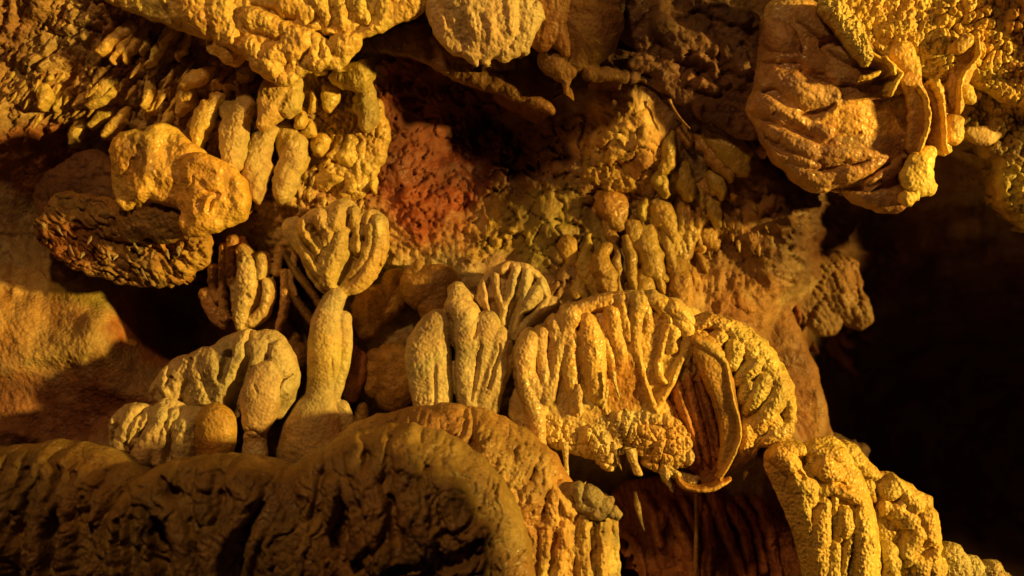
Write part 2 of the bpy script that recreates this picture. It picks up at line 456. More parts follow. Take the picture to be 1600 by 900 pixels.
# ------------------------------------------------------------------ lathe-built stalactites
def stal_mesh(length, w, shape, seed, lean, lean_d, seg=12, rings=18, lumpy=0.12):
    rng = np.random.RandomState(seed)
    v = []; ph = rng.rand(4) * 6.28
    for i in range(rings + 1):
        t = i / rings
        if shape == 'cone': r = (1 - t) ** 0.75 * 0.92 + 0.08
        elif shape == 'bulb': r = (0.55 + 0.45 * math.sin(min(t * 1.25, 1) * math.pi * 0.9)) * (1 - max(0, t - 0.6) / 0.4 * 0.0) * math.sqrt(max(0, 1 - (max(0, t - 0.45) / 0.55) ** 2.2)) + 0.05
        elif shape == 'drop': r = 0.45 + 0.75 * t if t < 0.6 else 0.9 * (1 - ((t - 0.6) / 0.4) ** 1.3) + 0.06
        elif shape == 'straw': r = 1.0 - 0.35 * t
        else: r = (1 - t ** 2.2) * 0.9 + 0.1
        if shape != 'straw': r *= 0.4 + 0.6 * float(smooth(0, 0.35, t))
        if i == rings: r *= 0.35
        for k_ in range(seg):
            a = 2 * math.pi * k_ / seg
            q = w * r * (1 + lumpy * math.sin(a * 2 + ph[0] + t * 3) + lumpy * 0.8 * math.sin(t * 11 + ph[1] + math.sin(a + ph[2])) + 0.5 * lumpy * (rng.rand() - 0.5))
            bend = t * t
            v.append((q * math.cos(a) + lean * (0.5 * t + 0.5 * bend), -(q * math.sin(a)) - lean_d * t, -length * t))
    f = []
    for i in range(rings):
        for k_ in range(seg):
            a = i * seg + k_; b = i * seg + (k_ + 1) % seg
            f.append((a, a + seg, b + seg, b))
    n = len(v)
    c0 = rings * seg
    for k_ in range(0, seg, 2):      # tip cap
        f.append((c0 + k_, n, c0 + (k_ + 2) % seg, c0 + k_ + 1))
    v.append((lean, -lean_d, -length * 1.02))
    return np.array(v), np.array(f)

_sc = 0
def stalactite(u, v, length, w, label, lean=0, shape='cone', mat='wet_flowstone', d=None, group=None, name='stalactite', tint=None, lean_d=0, out=0.4):
    global _sc
    _sc += 1
    if d is None: d = wallD(u, v) + w * out
    f = (CAMD - d) / CAMD * S
    vv, ff = stal_mesh(length, w, shape, _sc, lean, lean_d)
    p = W(u, v, d)
    o = link_mesh(name, vv * f, ff, mat, None if tint is None else np.tile(tint, (len(vv), 1)))
    o.location = p
    tag(o, label, 'stalactite', group)
    return o

# ================================================================== MIDDLE: the main flowstone cluster
def pop(w=7, amp=5, seed=1, ang=90, wl=None, region=None):
    def f(U, V, H):
        r = amp * cells(U, V, w, wl or w * 1.3, ang, seed) + 0.35 * amp * cells(U, V, w * 0.5, w * 0.6, ang, seed + 3)
        return r * region(U, V) if region else r
    return f
def addf(*fs): return lambda U, V, H: sum(f(U, V, H) for f in fs)

# shell-like fan on top of the cluster
form('fan_flowstone', 'pale shell-shaped fan of ribs crowning the middle of the central cluster', 'flowstone', 70,
     base=TT(ZK, '780,330,250 790,480,160', a=.28) + TT(ZK, '780,520,110 790,590,50', a=.3) + TT(ZK, '400,280,60 470,330,50', a=.6, b=4) + TT(ZK, '930,430,110 1040,370,60', a=.3),
     ribs=TT(ZK, '700,560,20 710,470,22 710,380,26 670,290,24 655,190,30 650,100,34', '712,380,24 760,300,26 780,200,30 800,110,42',
             '610,420,28 590,330,28 560,230,36 545,130,44', '590,220,20 615,130,28 610,80,28', '560,380,26 520,280,34 485,180,36 490,120,30',
             '470,340,28 450,250,34 400,240,50', '780,600,22 800,520,26 830,400,32 860,270,36 875,150,44', '700,110,58 730,80,50',
             '830,400,30 880,370,48 930,300,56 950,260,40', '800,590,24 850,520,34 930,440,42 1030,350,52', '980,210,50 1010,280,44', '860,110,40 930,150,40', a=1.15),
     grooves=TT(ZK, '640,560,26 650,460,30 640,350,24', '745,520,22 800,400,24 830,310,14', '860,430,10 940,390,12', '725,330,12 735,250,12 740,150,10', '620,260,12 640,180,10', a=1.1),
     tint=lambda U, V, H: [((1.1, 1.08, 1.15), E(U, V, 785, 440, 90, 60))],
     rough=1.0, lump=1.5, warp=(2.5, 16), res=1.6, seed=2, blend=5, mat='cream_flowstone')

# left lobes
form('lobed_flowstone', 'cream flowstone of tall smooth rounded lobes on the left side of the central cluster', 'flowstone', 95,
     base=TT(ZK, '275,480,80,6 225,600,130,6 205,760,150,6 230,920,140,6 240,1080,120,4', a=.5) +
          TT(ZK, '385,380,60,12 450,440,95,12 470,560,95,14 470,700,72,14 460,900,66,14 480,1080,60,12', '600,500,80,12 585,640,66,14 545,800,62,12 500,980,50,10', a=.7) +
          TT(ZK, '680,590,66,10 672,720,66,10 630,860,62,10 570,1060,50,8', '720,640,42,8 722,780,44,8 670,920,46,8 640,1080,42,4', '400,300,60,0 440,350,60,0', a=.75) +
          TT(ZK, '770,760,60,-14 740,1100,60,-14', a=.5),
     grooves=TT(ZK, '345,430,12 385,560,12 392,760,14 395,1050,14', '545,500,10 530,560,14 515,600,8', a=1.4) + TT(ZK, '565,640,10 548,740,16 520,900,18 505,1000,12', '692,630,8 690,690,12 655,790,14 610,920,14', '765,640,12 755,760,20 745,900,24 740,1050,20', a=1.5),
     ribs=[], extra=lambda U, V, H: -5 * np.exp(-((U - 680 - 2 * fbm(U, V, 20, 5, 2)) / 3.2) ** 2) * smooth(555, 580, V) * (U < 690) + 1.2 * cells(U, V, 4, 14, 110, 36) * (U < 690),
     rough=0.9, lump=2.0, warp=(3, 26), res=1.8, seed=3, blend=5)

# the right mass: a thing with parts
big = thing('draped_flowstone', 'large glossy yellow flowstone with ribs, thin curtains and a knobbly right dome', 'flowstone')
form('ribbed_face', None, None, 95,
     base=TT(None, '865,570,62,-2 950,560,80,-2 1030,545,72,-2', a=.25) + TT(None, '1000,520,50,0 1070,520,42,0', a=.3) + TT(None, '850,640,55 930,650,65 1010,655,46', a=.25) +
          TT(ZK, '890,600,55,21 860,700,72,21 870,820,66,18 930,960,60,16 960,1080,50,13', '970,560,46,17 960,680,44,17 985,820,40,16 1000,1000,36,21',
             '1060,500,56,16 1060,600,30,17 1055,640,16,17', '1160,450,72,21 1120,560,48,17 1085,700,42,17 1055,850,40,16 1010,1000,40,21', '1190,580,34,21 1165,720,42,16 1175,900,46,16 1200,1060,36,21', a=.85) +
          TT(None, '817,560,9,21 820,600,12,21 836,645,13,21 843,690,10,21 848,705,8,18', a=1.0) +
          TT(ZL, '90,200,34,16 88,320,38,17 95,420,36,17 118,540,22,16', '165,150,40,16 178,240,58,17 190,360,58,18 205,460,36,21 216,500,16,18',
             '230,200,18,17 262,300,18,18 280,380,16,18', '270,110,34,17 280,180,34,18 290,240,26,18', '300,220,26,17 310,300,26,17 290,370,20,17', '205,430,14,18 245,540,8,17',
             '315,50,24,17 320,120,22,17 340,215,20,18 344,225,8,17', '385,60,40,21 378,130,30,17 372,240,22,18 392,330,12,18 420,430,11,18 455,520,13,18 476,580,12,17 482,640,6,16',
             '415,60,24,17 425,130,22,17 418,180,18,17', '450,50,34,16 500,90,34,16 520,140,22,18 500,210,14,21 490,260,12,21 474,320,12,21 478,385,13,21 500,410,12,21',
             '560,140,30,17 600,190,32,17 600,260,22,18 560,340,16,18 540,400,14,18 510,450,14,18 465,530,12,17', '540,90,36,21 580,120,30,21 610,150,26,16', '540,190,36,16 530,260,30,16', a=.9) +
          TT(ZL, '610,190,18,17 630,230,16,17 600,310,14,17 608,340,6,16', '120,95,30,8 250,60,34,8 400,50,34,6 520,80,30,6', a=.8),
     extra=lambda U, V, H: 1.2 * cells(U, V, 4, 5, 90, 31) * E(U, V, 985, 540, 110, 80) + 1.2 * cells(U, V, 6, 44, 88, 37, warp=.5) * smooth(660, 620, V),
     tint=lambda U, V, H: [((1.1, .98, .62), E(U, V, 1000, 560, 130, 120, .4)), ((0.75, 0.55, 0.45), E(U, V, 975, 600, 40, 45, .4) * (H < 28))],
     rough=1.0, lump=1.5, warp=(2.0, 14), res=1.5, seed=4, blend=2.0, mat='wet_flowstone', parent=big, mid=24)
form('lobed_dome', None, None, 90,
     base=TT(ZL, '700,230,120,0 840,330,150,0 930,480,150,0 960,600,110,0', '700,300,100,0 820,480,90,0 860,620,80,0 850,720,60,-4 790,800,34,-6', a=.5),
     ribs=TT(ZL, '640,150,40 700,130,46 760,150,50', '660,230,44 650,300,34', '740,215,40 710,240,40', '730,290,36 700,300,30', '790,170,40 860,240,44 880,300,40', '810,260,50 790,330,40',
             '900,320,46 850,370,40 810,410,22', '960,330,50 1000,420,46', '930,400,46 890,480,46 850,545,16', '1000,460,48 940,560,50 880,640,44 850,740,34 790,800,22', '860,430,36 830,480,28',
             '1050,500,40 1060,600,44 1000,640,50 920,680,40 870,760,28 790,820,18', '980,580,40 960,640,30', '800,590,10', '860,620,46 840,720,34 800,780,20', '900,230,36 940,290,40', '1040,440,36 1020,380,36', a=1.2), valley=4,
     extra=pop(9, 2.0, 41, 130, 14), rough=1.0, lump=2, warp=(4, 16), res=1.6, seed=5, blend=5, mat='popcorn_flowstone', parent=big, mid=50, back=110, k=4,
     tint=lambda U, V, H: [((1.08, 1.0, .66), E(U, V, 1160, 580, 140, 140, .3))])
form('curtain', None, None, 120,
     base=TT(ZL, '640,230,22,6 700,260,26,8 765,330,11,14 782,410,8,18 800,500,7,20 824,590,7,20 826,660,7,20 800,730,7,18 765,800,7,16 745,830,9,12', a=1.1) +
          TT(ZL, '690,270,60,4 730,370,64,6 765,480,52,8 790,600,40,8 785,700,30,8 758,790,18,6', a=.4) +
          TT(ZL, '560,835,6,6 590,872,9,10 650,886,10,14 710,880,11,14 750,862,10,14 790,846,6,8', a=.9),
     rough=.5, lump=1.0, warp=(1.5, 16), res=1.5, seed=6, blend=3, mat='wet_flowstone', parent=big, mid=30, back=50,
     tint=lambda U, V, H: [((.9, .76, .48), np.ones(U.shape)), ((.84, .7, .55), smooth(17, 11, H))])
form('inner_folds', None, None, 84,
     base=TT(ZL, '600,350,70,0 620,500,90,0 680,700,100,0 700,820,70,0', a=.3),
     ribs=TT(ZL, '545,380,26 570,500,26 620,640,22 650,760,16', '600,390,22 625,520,26 670,680,22 690,760,14', '650,400,20 690,520,20 720,640,18 735,740,12', '560,340,16 520,480,18 560,600,14', a=1.6),
     rough=1, lump=1.5, warp=(2, 14), res=1.8, seed=7, mat='red_rock', parent=big, mid=20, tint=everywhere((2.0, 1.9, 1.1)))
form('knobbly_base', None, None, 90,
     base=TT(Q(800, 600), '100,170,70,0 170,200,90,0 330,240,100,0 400,300,60,0', '430,170,60,6 520,180,70,8 640,230,110,8 720,260,110,8 800,330,60,6', '500,230,60,6 480,300,30,6', a=.45) +
          TT(Q(800, 600), '380,240,60,12 430,300,60,12 455,370,36,12', '700,370,30,4 760,420,22,4 800,440,22,4 860,450,16,6', '640,370,24,4 700,400,22,4 735,450,16,4 760,500,8,2', '770,380,14,4', a=.7) +
          TT(Q(800, 600), '290,330,90,-30 400,360,60,-30', a=.3),
     extra=addf(pop(5, 2.5, 51), pop(17, 10, 52)), rough=1.4, lump=2, warp=(3, 14), res=1.5, seed=8, blend=4, mat='popcorn_flowstone', parent=big, mid=20, back=60,
     tint=lambda U, V, H: [((1.15, 1.1, .85), E(U, V, 880, 690, 60, 50, .4)), ((1.0, .85, .6), E(U, V, 1030, 690, 60, 50, .4))])

for a in [
 (883, 690, 55, 5.5, 'thin pale straw at the far left under the central flowstone', 3, 'straw', 118, 2),
 (960, 690, 46, 6, 'short ribbed stalactite left of the wet-tipped one under the central flowstone', 12, 'cone', 118, 3),
 (985, 700, 44, 10, 'thick white-tipped stalactite with a water drop below the central flowstone', 14, 'straw', 122, 4),
 (1038, 726, 44, 6.5, 'slanting pointed stalactite at the right under the central flowstone', 14, 'cone', 118, 5),
 (958, 580, 42, 3.2, 'needle-thin straw hanging from the ribs of the yellow flowstone face', 10, 'straw', 138, 6),
 (948, 600, 40, 6, 'short fluted stalactite among the middle ribs of the central flowstone', -6, 'cone', 118, 7),
 (903, 600, 52, 8, 'pointed amber stalactite on the left ribs of the yellow flowstone', 4, 'cone', 122, 8),
 (1166, 735, 16, 5, 'tiny red stub under the right end of the curved curtain', -3, 'cone', 95, 9),
]:
    stalactite(a[0], a[1], a[2], a[3], a[4], lean=a[5], shape=a[6], d=a[7], mat='popcorn_flowstone')
# water drop
def ball(name, u, v, d, r, mat, parent=None):
    vv, ff = stal_mesh(2 * r, r, 'cone', 3, 0, 0, 12, 10, 0.0)
    out = []
    for i in range(11):
        t = i / 10 * math.pi
        for k_ in range(12):
            a = 2 * math.pi * k_ / 12
            out.append((r * math.sin(max(t, .02)) * math.cos(a), -r * math.sin(max(t, .02)) * math.sin(a), r * math.cos(t)))
    out.append((0, 0, -r))
    f = (CAMD - d) / CAMD * S
    o = link_mesh(name, np.array(out) * f, ff, mat, None, parent); o.location = W(u, v, d)
    return o

# ================================================================== tulip-shaped fan
tul = thing('tulip_flowstone', 'goblet-shaped cave formation with branching ribs on a smooth stem, left of centre', 'flowstone')
form('fan', None, None, 75,
     base=TT(Q(400, 300), '390,470,40,0 350,420,70,0 330,330,110,0 310,200,130,0', '400,460,30,0 470,400,70,0 520,280,90,0 540,160,80,0', '170,170,60,-6 260,300,50,-4', '400,120,90,0', a=.24) +
          TT(Q(400, 300), '580,380,30,-20 560,470,44,-20 500,540,44,-20 450,570,30,-22', '600,440,20,-26 590,400,30,-26', a=.7),
     ribs=TT(Q(400, 300), '385,480,26 330,420,30 280,360,28 200,260,28 150,200,34 125,150,34', '325,350,26 300,290,26 250,220,28 215,160,32 205,90,40', '245,190,18 250,130,20 258,85,24',
             '325,420,34 322,350,32 335,260,32 345,200,34', '300,110,50 330,160,46', '370,150,50 390,90,46', '340,400,50 370,330,52 400,260,54 415,200,40', '470,100,36 468,180,26 475,270,28',
             '400,480,34 470,440,34 530,360,36 570,250,34 580,140,40', '440,400,20 500,330,26 530,250,26 540,170,30', '600,330,22 610,200,26', '520,120,24 500,200,20', '560,450,30 480,540,34 450,570,20', '130,310,8 170,350,12', a=1.35),
     grooves=TT(Q(400, 300), '300,250,18 250,170,20', '290,330,14 340,250,10', '445,330,22 400,400,20 385,430,12', '500,160,12 500,220,12', '180,150,10 190,210,14', '540,480,10 450,530,14 420,540,14', '280,120,8 290,200,12', a=.9), valley=3,
     extra=pop(7, 3, 61, 110, 12, lambda U, V: E(U, V, 520, 370, 50, 60)),
     rough=1.0, lump=1.5, warp=(2.2, 18), res=1.6, seed=11, blend=3, mat='cream_flowstone', parent=tul, mid=40,
     tint=lambda U, V, H: [((1.05, 1.0, .68), E(U, V, 540, 400, 110, 90, .5))])
form('stem', None, None, 85,
     base=TT(None, '524,462,14,4 512,485,19,6 507,520,25,8 505,560,26,8 500,600,21,10 497,628,23,10 492,648,33,8 488,676,48,6 486,705,56,4', '533,500,14,-2 533,560,14,-2 515,620,14,0', a=.75) +
          TT(None, '530,640,14,0 545,690,16,0', a=.6),
     grooves=TT(None, '520,560,2 518,590,3'), 
     rough=.6, lump=1.5, warp=(2, 30), res=1.8, seed=12, mat='cream_flowstone', parent=tul, mid=24, tint=lambda U, V, H: [((1.0, .98, .62), E(U, V, 505, 560, 50, 60, .5)), ((1.0, .8, .65), E(U, V, 490, 690, 70, 50, .4))])
form('side_blade', None, None, 45,
     base=TT(None, '444,395,5,6 465,430,5,8 485,455,5,8 500,478,5,6', '448,440,5,0 462,470,6,0 480,495,7,0 492,512,6,0', a=1.6) + TT(None, '450,400,16,-14 480,460,18,-14 495,500,14,-14', a=.3),
     rough=.6, lump=1, warp=(1.5, 15), res=1.6, seed=13, mat='brown_flowstone', parent=tul, mid=5, back=60)

# ================================================================== dark ribbed column group left of the tulip
form('ribbed_column', 'narrow ribbed flowstone with one bright yellow rib, between boulder and goblet formation', 'flowstone', 55,
     base=TT(ZB, '400,120,240,-10 420,300,240,-10 420,560,190,-10 440,720,110,-8', a=.12) +
          TT(ZB, '420,200,40,20 455,290,62,24 460,430,72,24 440,560,66,24 420,660,50,24 410,760,30,22', '560,250,34,20 570,330,28,20 555,400,16,18', '600,440,34,16 610,520,34,18 575,640,32,20 500,710,34,20 440,740,26,20',
             '335,120,34,10 330,260,30,12 330,400,36,12 360,500,26,12 370,700,22,12', '268,180,24,10 270,290,24,12 265,420,20,12 260,560,18,10 280,700,30,8', '190,330,34,6 190,450,26,6 220,560,24,6', '130,520,50,0 180,640,50,0 260,740,40,0',
             '720,360,26,4 725,520,28,6 715,640,26,8 680,760,22,6 650,860,18,6', '680,200,40,0 660,360,30,0', '800,220,30,-4 770,400,24,-4 800,520,20,-4', a=.6),
     grooves=TT(ZB, '470,520,16 500,600,22 480,660,14', a=1.0), extra=lambda U, V, H: 1.2 * fbm(U, V, 6, 71, 3),
     rough=1.0, lump=1.5, warp=(2.2, 16), res=1.6, seed=14, blend=2, mat='wet_flowstone', mid=15,
     tint=lambda U, V, H: [((.8, .6, .5), 1 - E(U, V, 395, 460, 34, 75, .3))])

# ================================================================== small brown blocks behind, between goblet and cluster
for i, (bs_, lab, dd, mt) in enumerate([
    (['570,510,22 580,480,32 610,470,24 615,440,20'], 'brown rounded rock right of the goblet formation, in the cluster shadow', 0, 'brown_flowstone'),
    (['655,450,32 690,445,30 680,480,30'], 'smooth shaded boulder tucked behind the upper left of the central cluster', 20, 'brown_flowstone'),
    (['552,560,19 552,590,19 545,615,14'], 'reddish peg of rock beside the goblet stem', 30, 'red_rock'),
    (['585,560,14 585,610,16', '615,565,30 620,600,34 610,620,24'], 'brown block between reddish peg and tall lobes', 20, 'brown_flowstone'),
    (['440,540,30 430,520,26 455,560,26'], 'dim smooth brown hump just left of the goblet stem', 10, 'brown_flowstone'),
    (['560,665,12 565,640,10', '545,690,20'], 'small brown stub beneath the reddish peg', 20, 'brown_flowstone'),
    (['640,430,10 640,455,14', '652,415,9 650,440,10'], 'knot of narrow dark lobes beside the shaded boulder', 25, 'brown_flowstone')]):
    form('rock_hump', lab, 'rock', dd, base=TT(None, *bs_, a=.8), rough=1.2, lump=3, warp=(4, 22), res=2, seed=20 + i, mat=mt, blend=2,
         tint=lambda U, V, H: [((1.3, 1.25, 1.1), E(U, V, 590, 560, 400, 400))])

# ================================================================== the two domes left of the goblet
dm = thing('brain_flowstone', 'big rounded flowstone dome with deep cleft and smooth paw-like lobe, left of goblet', 'flowstone')
form('dome', None, None, 110,
     base=TT(ZA, '880,250,190,0 760,330,190,0 760,460,130,0', '980,240,180,0 1040,360,145,0 1020,480,110,0', '640,300,140,0 620,470,120,0', '500,320,110,0 420,400,100,0 380,420,70,0', a=.55),
     ribs=TT(ZA, '870,90,40 850,200,46 790,330,50 745,430,46 730,520,24', '590,190,30 570,270,40 600,380,46 640,470,44 690,520,24', '660,190,40 690,290,48 700,370,40 680,440,24', '520,260,36 490,340,44 450,420,40',
             '390,290,36 400,380,44 440,450,40', '330,320,30 315,400,34', '960,160,60 950,230,50', '1090,200,80 1110,290,70', '1110,400,60 1060,450,50', '650,240,24', a=.42),
     grooves=TT(ZA, '895,70,14 900,200,22 860,320,26 815,420,30 790,520,36 815,640,36 800,800,30', '1035,140,9 1015,240,12 960,275,9', '1150,310,9 1090,360,11 1070,440,9', '560,230,12 560,330,14 600,440,14', '780,200,30 750,330,26', '450,330,14 420,380,10', a=2.6),
     extra=pop(9, 3, 81, 110, 16, lambda U, V: E(U, V, 290, 600, 90, 70)), rough=1.3, lump=3, warp=(4, 26), res=1.8, seed=31, blend=6, parent=dm, mid=36)
form('paw', None, None, 128,
     base=TT(ZA, '990,330,90,8 1000,350,84,8 960,440,110,12 945,540,96,12 930,620,70,10', '925,700,66,4 920,780,72,4', a=.5), grooves=TT(ZA, '850,655,8 920,645,9 985,690,8', '940,380,7 950,420,7', a=1.5),
     rough=.8, lump=2.5, warp=(3, 24), res=1.8, seed=32, parent=dm, mid=30, tint=lambda U, V, H: [((1.0, .86, .86), E(U, V, 395, 640, 60, 80, .4))])
form('fluted_flowstone', 'small fluted dome with an orange smooth knob, lower left beside the deep shadow', 'flowstone', 135,
     base=TT(ZA, '220,640,150,0 240,760,170,0', '420,600,130,0 420,760,150,0', '560,620,110,0 560,760,120,0', a=.5),
     ribs=TT(ZA, '100,590,36 62,680,36 70,780,34', '230,520,40 185,610,42 170,680,34', '130,660,30 150,760,44 190,860,44', '310,560,34 240,640,36 220,720,20', '385,560,54 335,680,62 280,800,64 270,880,50', '470,540,30 430,640,32 380,740,36 370,830,36',
             '545,590,70 525,680,74 520,790,70', '600,560,40 640,590,30', a=1.1),
     grooves=TT(ZA, '290,560,12 230,700,14 200,800,16 220,880,16', '430,600,10 440,700,16 430,820,18', '120,640,12 100,740,14', a=1.2),
     extra=pop(8, 2.5, 83, 100, 12), rough=1.3, lump=2, warp=(4, 22), res=1.8, seed=33, blend=6, mid=40)
form('orange_knob', 'smooth orange ball of flowstone beside the small fluted dome', 'flowstone', 160,
     base=TT(ZA, '690,610,115,0 690,690,122,0 670,780,100,0', a=.75), rough=.4, lump=1.5, warp=(3, 40), res=2, seed=34, mat='orange_flowstone', mid=15, tint=lambda U, V, H: [((1.25, 1.2, .9), np.ones(U.shape))])

# ================================================================== FOREGROUND dark domes
def flutes(cx, cy, n, amp, seed, region=None, sharp=1.0):
    """flutes radiating from a point below the dome"""
    def f(U, V, H):
        th = np.arctan2(U - cx, cy - V) ; r = np.hypot(U - cx, V - cy)
        q = th * n + 1.1 * fbm(U, V, 60, seed, 3)
        h = cells(q * 30, r, 30, 110, 90, seed + 2, 0.5)
        o = amp * h + amp * 0.35 * cells(q * 30, r, 12, 30, 90, seed + 5, 0.5)
        return o * region(U, V) if region else o
    return f
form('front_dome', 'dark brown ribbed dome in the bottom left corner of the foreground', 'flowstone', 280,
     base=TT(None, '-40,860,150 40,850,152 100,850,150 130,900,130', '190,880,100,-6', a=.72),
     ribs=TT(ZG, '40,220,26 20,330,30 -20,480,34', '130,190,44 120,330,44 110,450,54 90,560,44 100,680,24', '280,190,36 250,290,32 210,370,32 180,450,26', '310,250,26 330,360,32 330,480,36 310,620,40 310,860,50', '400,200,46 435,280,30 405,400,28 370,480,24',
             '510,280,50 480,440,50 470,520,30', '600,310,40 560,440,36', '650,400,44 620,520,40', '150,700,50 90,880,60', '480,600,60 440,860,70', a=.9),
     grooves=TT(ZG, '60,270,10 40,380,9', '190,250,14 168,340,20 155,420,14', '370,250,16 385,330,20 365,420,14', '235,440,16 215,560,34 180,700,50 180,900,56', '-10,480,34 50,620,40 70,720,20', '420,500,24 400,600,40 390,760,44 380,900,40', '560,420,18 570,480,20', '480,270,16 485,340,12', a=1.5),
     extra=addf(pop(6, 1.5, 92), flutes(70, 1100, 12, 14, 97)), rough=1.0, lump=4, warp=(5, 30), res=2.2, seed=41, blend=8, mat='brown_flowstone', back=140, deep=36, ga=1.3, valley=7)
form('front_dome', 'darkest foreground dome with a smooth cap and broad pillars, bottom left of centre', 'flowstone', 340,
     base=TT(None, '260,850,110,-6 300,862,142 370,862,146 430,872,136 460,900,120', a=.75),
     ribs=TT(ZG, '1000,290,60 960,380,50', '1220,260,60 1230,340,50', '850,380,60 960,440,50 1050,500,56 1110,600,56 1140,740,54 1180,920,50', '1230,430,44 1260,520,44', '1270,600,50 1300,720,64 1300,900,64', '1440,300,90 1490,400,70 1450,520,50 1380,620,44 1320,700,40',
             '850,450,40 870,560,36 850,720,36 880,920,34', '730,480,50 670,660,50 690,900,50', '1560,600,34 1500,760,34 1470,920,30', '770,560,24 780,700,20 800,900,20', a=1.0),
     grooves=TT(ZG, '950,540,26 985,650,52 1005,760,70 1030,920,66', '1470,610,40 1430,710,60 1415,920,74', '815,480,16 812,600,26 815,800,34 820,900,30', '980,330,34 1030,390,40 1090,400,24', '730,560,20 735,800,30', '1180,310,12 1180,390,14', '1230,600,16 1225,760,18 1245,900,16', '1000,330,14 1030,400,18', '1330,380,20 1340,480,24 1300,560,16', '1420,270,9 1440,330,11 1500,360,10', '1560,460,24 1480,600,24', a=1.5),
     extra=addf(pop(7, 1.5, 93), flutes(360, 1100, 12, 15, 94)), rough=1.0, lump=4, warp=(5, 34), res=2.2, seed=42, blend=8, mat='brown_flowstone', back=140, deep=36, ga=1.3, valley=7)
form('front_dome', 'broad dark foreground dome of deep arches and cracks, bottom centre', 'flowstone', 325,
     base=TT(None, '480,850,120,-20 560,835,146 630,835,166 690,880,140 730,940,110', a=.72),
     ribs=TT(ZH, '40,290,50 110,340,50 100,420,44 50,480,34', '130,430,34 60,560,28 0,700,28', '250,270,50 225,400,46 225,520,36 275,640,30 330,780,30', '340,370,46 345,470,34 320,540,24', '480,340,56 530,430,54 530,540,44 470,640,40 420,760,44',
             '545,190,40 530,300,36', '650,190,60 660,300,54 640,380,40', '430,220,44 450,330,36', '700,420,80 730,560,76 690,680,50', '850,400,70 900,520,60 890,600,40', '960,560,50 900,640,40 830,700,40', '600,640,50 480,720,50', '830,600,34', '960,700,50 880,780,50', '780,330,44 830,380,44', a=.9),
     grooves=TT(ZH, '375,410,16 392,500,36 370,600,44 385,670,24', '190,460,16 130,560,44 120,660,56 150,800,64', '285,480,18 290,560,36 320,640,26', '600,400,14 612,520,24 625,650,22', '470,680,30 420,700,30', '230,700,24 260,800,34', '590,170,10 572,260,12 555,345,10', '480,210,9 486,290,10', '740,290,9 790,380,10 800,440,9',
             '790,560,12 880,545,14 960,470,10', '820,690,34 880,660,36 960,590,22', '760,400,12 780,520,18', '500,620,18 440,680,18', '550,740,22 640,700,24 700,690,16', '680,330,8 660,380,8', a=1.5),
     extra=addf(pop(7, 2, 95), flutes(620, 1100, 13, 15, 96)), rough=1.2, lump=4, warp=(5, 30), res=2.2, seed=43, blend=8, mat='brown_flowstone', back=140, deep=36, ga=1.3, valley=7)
form('arched_dome', 'orange brown ribbed dome behind the broad dark foreground dome, under the central cluster', 'flowstone', 190,
     base=TT(None, '600,760,110,-16 690,800,165 740,820,165 790,860,140', a=.62) + TT(ZH, '1080,260,110,20 1220,330,90,14', a=.5),
     ribs=TT(ZH, '720,90,90 820,90,70', '660,110,50 600,200,30', '920,110,36 880,190,28', '740,210,30 880,250,34 960,330,34 1010,430,30', '980,120,50 1010,200,60', '1010,260,36 990,330,30 1010,400,20', '1080,260,44 1050,350,40 1020,460,24', '1160,250,50 1120,330,50 1110,380,30',
             '1250,240,60 1260,310,50 1220,360,40', '1180,400,60 1100,460,40 1060,560,30', a=.55),
     grooves=TT(ZH, '625,60,10 615,110,12 640,150,10', '900,60,9 905,110,11 870,180,10', '935,60,9 945,160,10 920,220,12', '1020,330,18 1040,380,16 1010,440,14', '830,110,8', a=1.8),
     extra=addf(pop(9, 5, 97, 100, 16, lambda U, V: E(U, V, 820, 730, 110, 80, .4)), flutes(740, 1050, 11, 9, 98)), rough=1.2, lump=3, warp=(4, 26), res=2, seed=44, blend=7, mat='orange_flowstone', back=120, mid=40,
     tint=lambda U, V, H: [((.75, .72, .8), E(U, V, 650, 660, 90, 40, .5))])
form('fluted_slope', 'orange fluted flowstone slope running to the bottom edge right of centre', 'flowstone', 235,
     base=TT(ZH, '1180,420,110,0 1230,520,130,0 1220,660,150,0 1220,860,160,0', '1320,420,60,-6 1340,560,90,-6 1330,800,90,-6', '1130,640,120,0 1080,860,120,0', a=.4),
     ribs=TT(ZH, '1300,400,30 1270,470,30 1290,560,24', '1210,430,40 1170,520,40 1130,600,30', '1330,560,24 1310,680,24 1290,800,24', '1250,560,26 1240,700,26 1230,820,26', '1190,600,30 1170,720,30 1160,820,30', '1120,640,30 1100,760,30', '1340,440,30 1360,500,26', '1150,540,40', a=.85),
     grooves=TT(ZH, '1110,540,14 1170,560,14 1240,540,10', '1215,600,12 1205,760,12', '1290,560,14 1270,700,12'), extra=addf(pop(8, 5, 98, 80, 20), pop(18, 7, 99, 85, 60)), rough=1.3, lump=3, warp=(4, 22), res=2, seed=45, blend=6, mat='orange_flowstone', back=120, mid=36,
     tint=lambda U, V, H: [((1.35, 1.5, 1.5), E(U, V, 880, 860, 50, 100, .4))])
pil = thing('pale_pillar', 'pale yellow rock pillar capped by a grey cracked stone, at the bottom right of centre', 'rock')
form('shaft', None, None, 215, base=TT(ZH, '1400,480,70,0 1430,600,110,0 1420,860,120,0', '1520,560,50,-6 1530,720,44,-6 1540,860,40,-6', a=.5),
     ribs=TT(ZH, '1420,480,30 1400,640,36 1440,860,40', '1500,560,30 1490,860,30', '1360,640,30 1330,760,30', a=.7), extra=addf(pop(7, 5, 101, 85, 24), pop(18, 6, 103, 85, 50)),
     rough=1.4, lump=3, warp=(4, 22), res=2, seed=46, mat='grey_rock', parent=pil, mid=36, back=100, tint=lambda U, V, H: [((1.35, 1.25, .8), E(U, V, 910, 860, 70, 90, .4))])
